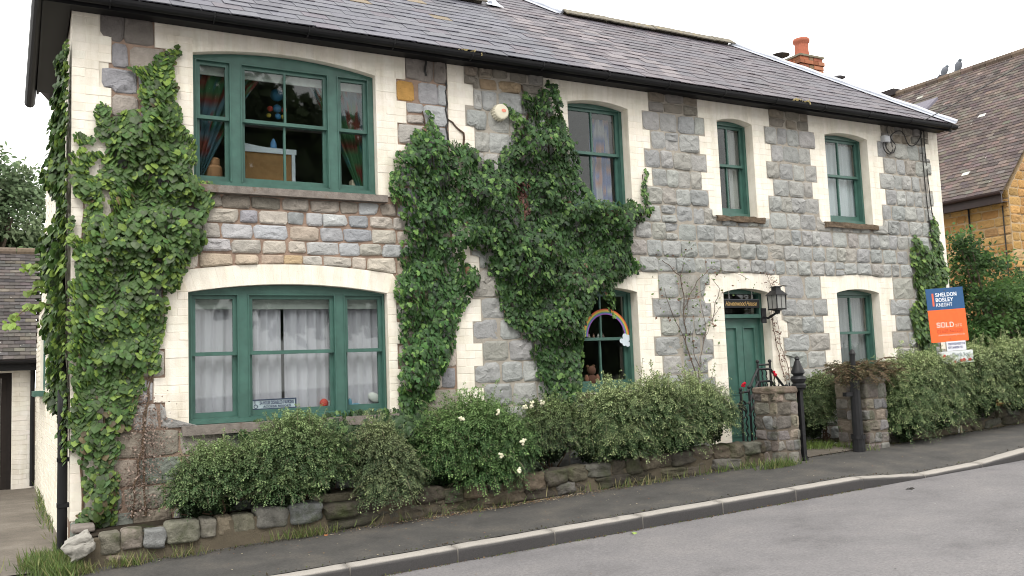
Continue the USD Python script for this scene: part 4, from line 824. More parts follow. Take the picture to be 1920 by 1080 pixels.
# ------------------------------------------------------------------ things seen through the windows
def curtain(x0, x1, z0, z1, y, folds, amp, col, narrow=None, seed=0):
    nu, nv = folds * 8 + 1, 14; v, t = [], []
    for j in range(nv):
        w = j / (nv - 1); z = z0 + (z1 - z0) * w
        a, b = (x0, x1) if narrow is None else (x0 + (narrow[0] - x0) * (1 - w) ** 0.8, x1 + (narrow[1] - x1) * (1 - w) ** 0.8)
        for i in range(nu):
            u = i / (nu - 1); ph = u * folds * 2 * math.pi + 0.8 * math.sin(u * 9 + seed) + 0.25 * math.sin(w * 3 + u * 5)
            x = a + (b - a) * u; v.append([x, y + amp * (1 - 0.35 * w) * math.sin(ph) + 0.4 * amp * math.sin(2.3 * ph + seed), z]); t.append(col(x, z))
    f = [[j * nu + i, j * nu + i + 1, (j + 1) * nu + i + 1] for j in range(nv - 1) for i in range(nu - 1)] + [[j * nu + i, (j + 1) * nu + i + 1, (j + 1) * nu + i] for j in range(nv - 1) for i in range(nu - 1)]
    return np.array(v), np.array(f), np.array(t)
PAT = np.array([(0.05, 0.13, 0.14), (0.05, 0.12, 0.06), (0.15, 0.04, 0.035), (0.08, 0.13, 0.17), (0.05, 0.10, 0.12)])
def pat(x, z):
    k = meshkit.noise(np.array([[x * 9, z * 7, 2.2]]))[0] * 5.9 - 0.5; return PAT[int(np.clip(k, 0, 4))]
grey = lambda c: (lambda x, z: np.array(c) * (0.92 + 0.16 * meshkit.noise(np.array([[x * 6, z * 3, 0.0]]))[0]))
def hang(label, *a, group=None, **k): tag(M(None, 'curtain', curtain(*a, **k), CURTAIN, smooth=True), label, 'curtain', group)
hang('patterned teal and red curtain gathered to the left of the wide upper window', 1.09, 1.86, 3.86, 5.0, 0.24, 6, 0.02, pat, narrow=(1.09, 1.20))
hang('patterned green curtain swept to the right of the wide upper window', 2.22, 2.93, 3.86, 5.0, 0.24, 6, 0.02, pat, narrow=(2.80, 2.93), seed=2)
hang('white curtain, left half, in the wide lower window', 1.03, 1.955, 1.42, 2.62, 0.245, 8, 0.026, grey((0.58, 0.54, 0.60)))
hang('white curtain, right half, in the wide lower window', 1.985, 3.03, 1.42, 2.62, 0.245, 9, 0.026, grey((0.58, 0.54, 0.60)), seed=3)
hang('blue and pink patterned curtain in the upper window above the ivy', 5.93, 6.24, 3.75, 4.95, 0.30, 4, 0.02, lambda x, z: np.array([(0.20, 0.24, 0.42), (0.42, 0.24, 0.22), (0.15, 0.18, 0.35), (0.40, 0.38, 0.42)])[int(meshkit.noise(np.array([[x * 16, z * 5, 5.0]]))[0] * 3.99)])
hang('pale curtain at the right of the narrowest upper window', 8.2, 8.42, 3.75, 4.98, 0.26, 3, 0.015, grey((0.45, 0.43, 0.42)))
hang('white net curtain across the upper window nearest the right corner', 10.05, 10.70, 3.75, 4.98, 0.27, 6, 0.02, grey((0.58, 0.60, 0.64)))
hang('grey net curtain in the lower window nearest the sold board', 10.12, 10.70, 1.5, 2.68, 0.27, 6, 0.02, grey((0.36, 0.36, 0.38)))
for x0, x1, z0, z1, lab in ((1.1, 2.9, 4.90, 5.0, 'rolled pale blind at the top of the wide upper window'), (1.04, 3.02, 2.525, 2.645, 'grey roller blind along the top of the wide lower window')):
    tag(M(None, 'roller_blind', [bx(x0, x1, 0.185, 0.192, z0, z1), bx(x0, x1, 0.18, 0.198, z0 - 0.008, z0)], MATT, (0.42, 0.43, 0.41)), lab, 'blind')
cab = thing('dolls_house_back', 'brown board back of a white edged toy cabinet in the upper window', 'cabinet')
M(cab, 'back_board', bx(1.5, 2.15, 0.44, 0.46, 3.6, 4.20), MATT, (0.30, 0.165, 0.075))
zs_ = lambda x: 4.255 + 0.035 * math.exp(-((x - 1.6) / 0.18) ** 2)
M(cab, 'edge_moulding', [ext(Polygon([(1.5, 4.2), (2.2, 4.2), (2.2, 4.255)] + [(x, zs_(x)) for x in np.linspace(2.16, 1.5, 18)]), 0.42, 0.47), bx(2.15, 2.185, 0.42, 0.9, 3.6, 4.2)], TINT, (0.62, 0.66, 0.74))
mob = thing('ball_mobile', 'hanging mobile of blue, red and yellow balls in the upper window', 'mobile')
for p, r, c in (((2.02, .5, 4.865), .07, (0.03, 0.16, 0.30)), ((2.02, .5, 4.715), .045, (0.05, 0.17, 0.32)), ((1.94, .48, 4.70), .03, (0.4, 0.04, 0.03)), ((2.09, .48, 4.70), .03, (0.4, 0.04, 0.04)), ((2.02, .47, 4.62), .033, (0.05, 0.2, 0.4)), ((1.93, .5, 4.63), .025, (0.4, 0.3, 0.04)), ((2.08, .5, 4.63), .025, (0.4, 0.28, 0.05))): M(mob, 'ball', ball(p, r), TINT, c, smooth=True)
M(mob, 'cord', tube([(2.02, .5, 4.6), (2.02, .5, 5.3)], 0.003, 4), WIRE)
bk = thing('wicker_basket', 'two tier wicker basket on the upper window sill', 'basket', (1.315, 0.30, 0))
M(bk, 'lower_tier', lathe([(0.075, 3.84), (0.085, 3.88), (0.085, 3.96), (0.07, 3.985), (0.0, 3.99)], n=18), MATT, (0.33, 0.17, 0.09), smooth=30); M(bk, 'upper_tier', lathe([(0.055, 3.985), (0.062, 4.0), (0.062, 4.05), (0.05, 4.065), (0.0, 4.07)], n=18), MATT, (0.33, 0.17, 0.09), smooth=30)
tag(M(None, 'window_box', bx(2.76, 2.89, 0.26, 0.36, 3.80, 3.935), MATT, (0.55, 0.46, 0.36)), 'small cream carton at the right of the upper window', 'carton')
tag(M(None, 'blue_bottle', lathe([(0.0, 4.26), (0.035, 4.26), (0.03, 4.32), (0.012, 4.36), (0.0, 4.37)], (1.965, 0.46, 0), 12), TINT, (0.1, 0.25, 0.5), smooth=40), 'small blue toy standing on the cabinet in the upper window', 'toy')
tag(M(None, 'red_toy', [ball((2.385, 0.215, 1.535), (.045, .04, .05)), ball((2.385, 0.19, 1.515), (.02, .02, .015), 1)], TINT, (0.52, 0.05, 0.03), smooth=True), 'round red toy on the lower window sill', 'toy')
tag(M(None, 'storage_jar', lathe([(0.0, 1.47), (0.035, 1.47), (0.035, 1.545), (0.036, 1.545), (0.036, 1.56), (0.0, 1.56)], (2.46, 0.215, 0), 14), TINT, (0.45, 0.52, 0.52), smooth=30), 'pale jar beside the red toy on the sill', 'jar')
v, f = ball((0, 0, 0), (.075, .03, .05)); tag(M(None, 'white_slipper', (roty(v, 0.5) + [2.93, 0.20, 1.57], f), MATT, (0.62, 0.60, 0.58), smooth=True), 'white woolly object leaning at the right end of the sill', 'soft toy')
tag(M(None, 'blue_cloth', [ball((2.72, .2, 1.5), (.06, .03, .02)), ball((2.66, .2, 1.53), (.022, .02, .045))], TINT, (0.12, 0.3, 0.42), smooth=True), 'crumpled blue cloth on the lower window sill', 'cloth')
rb = thing('rainbow_decoration', 'paper rainbow with a white cloud stuck inside the ivy framed window', 'decoration')
cx, cz = 5.93, 2.165
for k, c in enumerate(((0.55, 0.08, 0.03), (0.60, 0.27, 0.04), (0.55, 0.42, 0.06), (0.12, 0.28, 0.12), (0.10, 0.15, 0.40), (0.28, 0.08, 0.38))):
    r1, r0 = 0.345 - k * 0.012, 0.345 - (k + 1) * 0.012; tt = np.linspace(0.02, math.pi - 0.02, 40)
    M(rb, 'band', ext(Polygon([(cx + r1 * math.cos(t), cz + r1 * math.sin(t)) for t in tt] + [(cx + r0 * math.cos(t), cz + r0 * math.sin(t)) for t in tt[::-1]]), 0.138, 0.140), TINT, c)
cloud = unary_union([Point(6.20 + a, 2.11 + b).buffer(r) for a, b, r in ((0, 0, .04), (.045, .035, .04), (.0, .055, .035), (-.05, .0, .03), (.04, -.04, .035), (-.01, -.035, .03))])
M(rb, 'cloud', ext(cloud, 0.131, 0.134), TINT, (0.55, 0.62, 0.68))
td = thing('teddy_bear', 'brown teddy bear sitting in the ivy framed lower window', 'soft toy', (5.74, 0.24, 1.56))
M(td, 'body', ball((0, 0, .08), (.075, .06, .085)), MATT, (0.07, 0.035, 0.024), smooth=True); M(td, 'head', ball((0.0, -.01, .2), .06), MATT, (0.075, 0.04, 0.027), smooth=True)
for s in (-1, 1): M(td, 'ear', ball((s * .045, 0, .25), .022, 1), MATT, (0.13, 0.065, 0.04), smooth=True); M(td, 'arm', ball((s * .08, -.02, .1), (.03, .03, .055), 1), MATT, (0.14, 0.07, 0.045), smooth=True)
for k in range(4): tag(M(None, 'ornament', lathe([(0, 2.158), (.016, 2.158), (.018, 2.175), (.008, 2.19), (.012, 2.2), (0, 2.21)], (5.72 + .07 * k, .215, 0), 10), TINT, ((0.5, 0.42, 0.38), (0.3, 0.16, 0.12), (0.6, 0.58, 0.55), (0.2, 0.12, 0.1))[k]), ('pinkish', 'reddish brown', 'white', 'dark brown')[k] + ' tiny ornament on the rail of the rainbow window', 'ornament')
tag(M(None, 'red_bundle', [ball((7.93, .28, 3.95), (.09, .05, .1)), ball((8.02, .3, 3.86), (.08, .05, .06))], MATT, (0.30, 0.03, 0.05), smooth=True), 'dark red bundle at the foot of the narrowest upper window', 'bundle')
tag(M(None, 'santa_figure', [ball((10.03, .26, 2.03), (.09, .05, .08)), ball((10.05, .24, 1.94), (.07, .05, .06))], MATT, (0.42, 0.06, 0.04), smooth=True), 'red ornament in the lower window nearest the sold board', 'ornament')

# ------------------------------------------------------------------ ivy
IVY_A=[(0.43,4.97),(0.5,4.82),(0.59,4.86),(0.72,4.96),(0.87,5.06),(0.94,5.12),(0.95,5.01),(0.91,4.74),(0.94,4.48),(0.98,4.27),(1.07,4.17),(1.09,3.8),(1.25,3.74),(1.4,3.76),(1.38,3.71),(1.26,3.65),(1.23,3.44),(1.25,3.23),(1.17,3.07),(1.0,2.91),(0.93,2.76),(0.81,2.45),(0.76,2.2),(0.64,1.96),(0.58,1.71),(0.48,1.43),(0.41,1.14),(0.39,0.81),(0.37,0.55),(0.17,0.55),(0.06,0.62),(0.06,0.8),(0.0,1.05),(-0.02,1.46),(-0.02,1.93),(-0.02,2.41),(-0.02,2.79),(-0.02,3.23),(-0.01,3.63),(-0.01,4.05),(0.03,4.13),(0.16,4.12),(0.2,4.4),(0.27,4.46),(0.37,4.34),(0.43,4.47),(0.55,4.44),(0.57,4.7),(0.48,4.77),(0.43,4.89)]
A_H=[[(0.09,4.01),(0.21,4.08),(0.24,4.05),(0.14,3.94)],[(0.13,3.83),(0.22,3.87),(0.22,3.74),(0.14,3.74)],[(0.02,3.46),(0.12,3.49),(0.11,3.29),(0.08,3.14),(0.02,3.19)],[(0.28,3.6),(0.33,3.65),(0.32,3.42),(0.28,3.42)]]
A_S=[(0.68,2.08),(0.78,2.1),(0.76,1.95),(0.69,1.88),(0.64,1.76),(0.59,1.74)]
IVY_B=[(3.49,4.73),(3.56,4.64),(3.49,4.51),(3.39,4.5),(3.32,4.35),(3.16,4.19),(3.1,4.0),(3.06,3.83),(3.14,3.54),(3.2,3.37),(3.16,3.07),(3.04,3.04),(3.19,2.96),(3.09,2.78),(3.12,2.38),(3.14,1.93),(3.10,1.59),(3.1,1.0),(3.5,0.9),(3.45,1.4),(3.65,1.8),(3.79,2.08),(3.86,2.38),(4.0,2.62),(4.15,2.8),(4.09,2.98),(3.94,3.03),(3.95,3.15),(4.13,3.19),(4.19,2.98),(4.28,2.86),(4.34,2.62),(4.43,2.31),(4.7,2.13),(4.79,1.82),(4.85,1.51),(4.9,1.2),(5.3,1.2),(5.36,1.45),(5.45,1.86),(5.51,2.24),(5.65,2.56),(5.73,2.72),(5.91,2.36),(5.97,2.72),(6.22,2.89),(6.43,3.03),(6.24,3.16),(6.24,3.49),(6.56,3.67),(6.62,3.78),(6.44,3.8),(6.2,3.89),(5.72,3.83),(5.58,4.12),(5.52,4.51),(5.38,4.76),(5.28,5.02),(5.26,5.28),(5.03,5.25),(4.99,5.05),(4.84,5.06),(4.77,5.15),(4.76,4.89),(4.82,4.71),(4.61,4.88),(4.51,4.9),(4.57,4.78),(4.64,4.62),(4.56,4.43),(4.45,4.35),(4.38,4.22),(4.21,4.27),(4.07,4.38),(3.91,4.4),(3.78,4.42),(3.68,4.53),(3.59,4.71)]
B_S=[(6.52,4.29),(6.57,4.22),(6.5,4.05),(6.57,3.81),(6.4,3.8),(6.44,4.08)]
B_DEAD=Polygon([(4.61,3.96),(4.79,3.97),(4.79,3.62),(4.7,3.52),(4.61,3.61)])
IVY_C=[(12.04,4.02),(12.16,3.9),(12.19,3.65),(12.26,3.4),(12.33,3.15),(12.18,2.81),(12.04,2.64),(11.88,1.91),(11.9,1.2),(11.3,1.2),(11.44,1.83),(11.37,2.32),(11.33,2.48),(11.54,2.64),(11.46,3.05),(11.46,3.54),(11.62,3.63),(11.82,3.47),(11.94,3.39),(11.96,3.72)]
IVY_D=[(1.41,1.36),(1.61,1.42),(2.03,1.44),(2.46,1.46),(3.01,1.46),(3.4,1.5),(3.39,0.95),(2.91,0.9),(2.24,0.9),(1.51,0.9)]
def sample(poly, n):
    a, b, c, d = poly.bounds; P = np.c_[rng.uniform(a, c, n * 4), rng.uniform(b, d, n * 4)]
    return P[shapely.contains_xy(poly, P[:, 0], P[:, 1])][:n]
def ivy(name, label, poly, n, size, tmpl, tmf, cols, thick, seed, frame=None, extra=None, edge_pale=0.12, group=None, y0=0.02, wildness=0.36):
    """Leaves overlapping like tiles on a wall region; the outermost ones are parts of their own."""
    t = thing(name, label, 'ivy')
    P = sample(poly, n); ed_ = shapely.distance(poly.boundary, shapely.points(P)); gap_ = meshkit.fbm(np.c_[P * 7.5, np.full(len(P), seed * 1.7)], 3, seed); P = P[(gap_ > 0.53 - ed_ * 3.2) & ((gap_ > 0.36) | (rng.random(len(P)) < .25))]; n = len(P)
    edge = shapely.distance(poly.boundary, shapely.points(P)); q = np.c_[P, np.zeros(n)]
    lump = meshkit.fbm(q * 3.4 + seed, 3, seed); deep = np.clip(edge / 0.18, 0.12, 1)
    d = y0 + 0.015 + 0.8 * thick * deep * (0.08 + 2.3 * np.clip(lump - 0.30, 0, 1)) * rng.uniform(0.25, 1.0, n)
    P3_ = np.c_[P[:, 0], -d, P[:, 1]]
    # slope of the lumpy surface tilts the leaves
    e = 0.05; gx = (meshkit.fbm((q + [e, 0, 0]) * 3.4 + seed, 3, seed) - lump) / e; gz = (meshkit.fbm((q + [0, e, 0]) * 3.4 + seed, 3, seed) - lump) / e
    N = np.c_[-thick * 2.0 * gx, -np.ones(n), -thick * 2.0 * gz + 0.62] + rvec(n) * wildness
    T = np.c_[rng.normal(0, 0.36, n), -0.5 * np.ones(n) + rng.normal(0, .2, n), -np.ones(n)]
    s = size * np.clip(rng.normal(1, 0.32, n), 0.4, 1.9) * np.where(edge < 0.05, 0.75, 1)
    c = np.asarray(cols[0])[None] * np.clip(rng.normal(1, 0.2, (n, 1)), .45, 1.8) * (1 + rng.normal(0, .05, (n, 3)))
    young = rng.random(n) < np.where(edge < 0.07, 0.34, edge_pale) * (0.3 + 1.6 * lump); c[young] = np.asarray(cols[1]) * np.clip(rng.normal(1, .15, (young.sum(), 1)), .6, 1.4)
    old = (rng.random(n) < 0.12) & ~young; c[old] = np.asarray(cols[2]) * np.clip(rng.normal(1, .2, (old.sum(), 1)), .5, 1.5)
    if extra is not None: c = extra(P, c)
    if frame is not None: P3_, T, N = frame(P3_, T, N)
    order = np.argsort(-(d + rng.uniform(0, .03, n)) )
    v, f, tt = leaves(P3_, T, N, s, tmpl, tmf, np.clip(c, .003, .6)); k, fk = len(tmpl), len(tmf)
    top = order[:300]
    for i in top: M(t, 'leaf', (v[i * k:(i + 1) * k], np.asarray(tmf)), LEAF, tt[i * k:(i + 1) * k])
    keep = np.setdiff1d(np.arange(n), top)
    v2 = v.reshape(n, k, 3)[keep].reshape(-1, 3); t2 = tt.reshape(n, k, 3)[keep].reshape(-1, 3)
    M(t, 'foliage', (v2, (np.asarray(tmf)[None] + (np.arange(len(keep)) * k)[:, None, None]).reshape(-1, 3)), LEAF, t2, kind='stuff')
    return t
def stems(t, lines, r=0.009, c=(0.13, 0.09, 0.06)):
    for L in lines:
        p = np.array(L, float); m = 10; s = np.linspace(0, len(p) - 1, m * (len(p) - 1) + 1)
        q = np.stack([np.interp(s, np.arange(len(p)), p[:, k]) for k in range(3)], 1); q += (np.stack([meshkit.noise(q * 9 + 3 * k) for k in range(3)], 1) - .5) * [0.05, 0.015, 0.05]
        M(t, 'stem', tube(q, np.linspace(r, r * .5, len(q)), 5), BARK, c)
GA = ((0.060, 0.112, 0.030), (0.160, 0.240, 0.046), (0.058, 0.080, 0.040))
pA = unary_union([Polygon(IVY_A).buffer(0), Polygon(A_S)]).difference(unary_union([Polygon(h) for h in A_H]))
def brownA(P, c):
    low = np.clip((1.9 - P[:, 1]) / 1.2, 0, 1); b = rng.random(len(P)) < 0.08 * low + 0.006; c = c * (1 - 0.25 * low[:, None]); c[b] = np.array((0.11, 0.085, 0.04)) * rng.uniform(.5, 1.3, (b.sum(), 1)); return c
iA = ivy('ivy', 'broad leaved green ivy climbing the left corner of the stone house', pA, 11500, 0.046, HEART, HEART_F, GA, 0.24, 3, extra=brownA)
stems(iA, [[(0.2, -0.02, 0.55), (0.3, -0.03, 1.6), (0.35, -.03, 2.6), (0.6, -.03, 3.6), (0.75, -.03, 4.6)], [(0.1, -.02, .6), (0.12, -.03, 1.8), (0.1, -.03, 3.0), (0.1, -0.03, 4.0)], [(0.5, -.02, 0.6), (0.6, -.03, 1.3), (0.66, -.02, 1.9)], [(0.62, -.03, 0.6), (0.6, -.03, 1.5), (0.72, -.02, 2.0)]], 0.012)
# its side wall half, round the corner
def side_frame(P, T, N):
    Q = np.c_[P[:, 1] + skew * P[:, 0], P[:, 0], P[:, 2]]; sw_ = lambda a: np.c_[a[:, 1], a[:, 0], a[:, 2]]; return Q, sw_(T), sw_(N)
pS = Polygon([(-0.05, 5.0), (0.35, 5.05), (0.6, 4.6), (0.8, 4.3), (0.9, 3.6), (1.3, 3.2), (1.5, 2.7), (1.25, 2.2), (1.0, 1.9), (0.6, 1.7), (0.35, 1.5), (0.12, 1.25), (-0.06, 1.15)])
iS = ivy('ivy', 'darker ivy hanging on the white side wall round the corner', pS, 5200, 0.050, HEART, HEART_F, ((0.052, 0.095, 0.026), (0.15, 0.22, 0.045), (0.045, 0.065, 0.035)), 0.22, 9, frame=side_frame, edge_pale=.12, wildness=0.75)
for k, (o, e) in enumerate((((-0.1, 0.9, 2.86), (-0.36, 0.7, 2.95)), ((-0.1, 0.8, 2.6), (-0.50, 0.5, 2.38)), ((-0.1, 1.0, 2.75), (-0.30, 0.8, 2.72)))):
    o, e = np.array(o), np.array(e); ts = np.linspace(0, 1, 8); q = o + (e - o) * ts[:, None] + np.c_[0 * ts, 0 * ts, 0.10 * np.sin(ts * 3.1)]
    M(iS, 'shoot', tube(q, 0.005, 4), BARK, (0.14, 0.11, 0.06)); nn = 26; tt = rng.uniform(0.2, 1, nn); P = np.stack([np.interp(tt, ts, q[:, i]) for i in range(3)], 1) + rng.normal(0, 0.025, (nn, 3))
    M(iS, 'shoot_leaves', leaves(P, np.c_[rng.normal(0, .5, nn), -.6 * np.ones(nn), -0.8 * np.ones(nn)], np.c_[rng.normal(0, .4, nn), -.7 * np.ones(nn), np.ones(nn)], rng.uniform(.04, .07, nn), HEART, HEART_F, np.array((0.17, 0.25, 0.05)) * rng.uniform(.6, 1.3, (nn, 1))), LEAF, kind='stuff')
GB = ((0.034, 0.078, 0.022), (0.105, 0.190, 0.048), (0.020, 0.040, 0.018))
def deadB(P, c):
    b = shapely.contains_xy(B_DEAD, P[:, 0], P[:, 1]) & (rng.random(len(P)) < .8); c[b] = np.array((0.11, 0.05, 0.035)) * rng.uniform(.5, 1.4, (b.sum(), 1))
    b = rng.random(len(P)) < .002; c[b] = (0.13, 0.07, 0.04); c[P[:, 0] < 4.05] *= 1.25; return c
pB = unary_union([Polygon(IVY_B).buffer(0), Polygon(B_S).buffer(0)])
iB = ivy('ivy', 'dense dark ivy covering the middle of the front wall between the windows', pB, 18500, 0.046, LOBED, LOBED_F, GB, 0.40, 5, extra=deadB, edge_pale=.10)
stems(iB, [[(5.0, -0.02, 1.0), (5.05, -.05, 2.5), (5.1, -.05, 4.0), (5.1, -.03, 5.1)], [(3.3, -.02, 1.0), (3.4, -.04, 2.6), (3.6, -.04, 4.3)], [(5.1, -.04, 3.3), (5.8, -.04, 3.5), (6.5, -.03, 3.7), (6.5, -.02, 4.2)], [(3.55, -.02, 4.4), (3.5, -.02, 4.7)], [(4.0, -.02, 4.3), (3.98, -.02, 4.5), (3.86, -.02, 4.62), (3.8, -.02, 4.65)], [(4.6, -.03, 4.2), (4.85, -.03, 4.8), (4.78, -.02, 5.15)]], 0.014, (0.09, 0.06, 0.045))
iC = ivy('ivy', 'bright ivy clump at the right corner of the house behind the sold board', Polygon(IVY_C).buffer(0), 4200, 0.056, LOBED, LOBED_F, ((0.060, 0.112, 0.032), (0.15, 0.23, 0.055), (0.042, 0.066, 0.03)), 0.22, 15)
stems(iC, [[(12.0, -.02, 1.2), (12.05, -.03, 2.6), (12.1, -.03, 3.6), (12.1, -.03, 4.0)]])
iD = ivy('ivy', 'low ivy spreading under the wide lower window behind the bushes', Polygon(IVY_D), 2600, 0.06, LOBED, LOBED_F, ((0.035, 0.070, 0.026), (0.10, 0.17, 0.055), (0.03, 0.05, 0.025)), 0.30, 25, y0=0.03)
# dead creeper stems and shed flowers on the left wall and beside the lantern
dc = thing('dead_creeper', 'dried brown creeper hanging around the wall lantern', 'creeper')
stems(dc, [[(8.70, -.03, 1.5), (8.6, -.03, 2.0), (8.52, -.03, 2.4), (8.58, -.04, 2.7), (8.48, -.03, 3.0)], [(8.8, -.03, 1.55), (8.68, -.03, 2.0), (8.62, -.03, 2.35)]], 0.006, (0.16, 0.10, 0.075))
nn = 330; tt = rng.random(nn); L = np.array([(8.70, 1.5), (8.6, 2.0), (8.52, 2.4), (8.58, 2.7), (8.48, 3.0)]); P = np.c_[np.interp(tt * 4, range(5), L[:, 0]) + rng.normal(0, .035 + .03 * (tt > .55)), -.05 - rng.random(nn) * .05, np.interp(tt * 4, range(5), L[:, 1]) + rng.normal(0, .03, nn)]
M(dc, 'dry_leaves', leaves(P, rvec(nn) + [0, 0, -.8], rvec(nn), rng.uniform(.014, .032, nn), BLADE * [1, 1.6, 1], BLADE_F, np.array((0.24, 0.155, 0.12)) * rng.uniform(.4, 1.3, (nn, 1))), FINE, kind='stuff')
dl = thing('dead_creeper', 'withered pinkish creeper remains low on the left front wall', 'creeper')
nn = 1500; P = np.c_[0.60 + rng.normal(0, .10, nn), -.03 - rng.random(nn) * .03, rng.uniform(.62, 1.75, nn)]; P[:, 0] += .06 * np.sin(P[:, 2] * 6)
M(dl, 'dry_leaves', leaves(P, rvec(nn) + [0, 0, -.6], rvec(nn) + [0, -1, 0], rng.uniform(.012, .028, nn), BLADE * [1, 1.6, 1], BLADE_F, np.array((0.27, 0.205, 0.17)) * rng.uniform(.45, 1.4, (nn, 1))), FINE, kind='stuff')
tw = thing('climbing_twigs', 'bare climbing shrub with few leaves on the wall left of the green door', 'climber')
TW = [[(7.13, -.06, 1.3), (7.14, -.06, 1.66), (7.0, -.05, 2.08), (7.02, -.05, 2.62), (6.98, -.05, 2.9), (6.72, -.04, 3.12)], [(7.0, -.05, 2.08), (6.83, -.05, 2.4), (6.74, -.05, 2.62), (6.70, -.05, 2.75)], [(7.02, -.05, 2.5), (7.25, -.05, 2.85), (7.5, -.05, 3.02), (7.9, -.04, 2.98), (8.15, -.05, 2.9)], [(7.16, -.06, 1.4), (7.2, -.05, 1.7), (7.3, -.05, 2.05), (7.45, -.05, 2.35), (7.6, -.05, 2.5)], [(7.3, -.05, 2.05), (7.36, -.05, 2.3), (7.3, -.05, 2.55)], [(6.98, -.05, 2.9), (7.1, -.05, 3.2)], [(7.2, -.05, 1.75), (7.13, -.05, 1.95), (7.12, -.05, 2.2)], [(7.45, -.05, 2.3), (7.62, -.05, 2.75), (7.5, -.04, 2.9)], [(7.0, -.05, 2.3), (7.08, -.05, 2.45), (7.06, -.05, 2.7)], [(7.02, -.05, 2.6), (7.2, -.05, 2.62), (7.4, -.05, 2.78)]]
for k, L in enumerate(TW): stems(tw, [L], 0.010 if k == 0 else 0.0055, (0.115, 0.088, 0.07))
nn = 260; pts = np.vstack([np.array(L[1:]) for L in TW]); P = pts[rng.integers(len(pts), size=nn)] + rng.normal(0, [.11, .02, .10], (nn, 3)); P[:, 1] = np.minimum(P[:, 1], -.03)
k_ = np.array((0.10, 0.15, 0.05)) * rng.uniform(.6, 1.6, (nn, 1)); k_[:70] = np.array((0.16, 0.09, 0.06)) * rng.uniform(.5, 1.2, (70, 1))
M(tw, 'leaves', leaves(P, rvec(nn) + [0, 0, -.5], rvec(nn) + [0, -1, .5], rng.uniform(.025, .05, nn), BLADE * [1, 1.3, 1], BLADE_F, k_), FINE, kind='stuff')

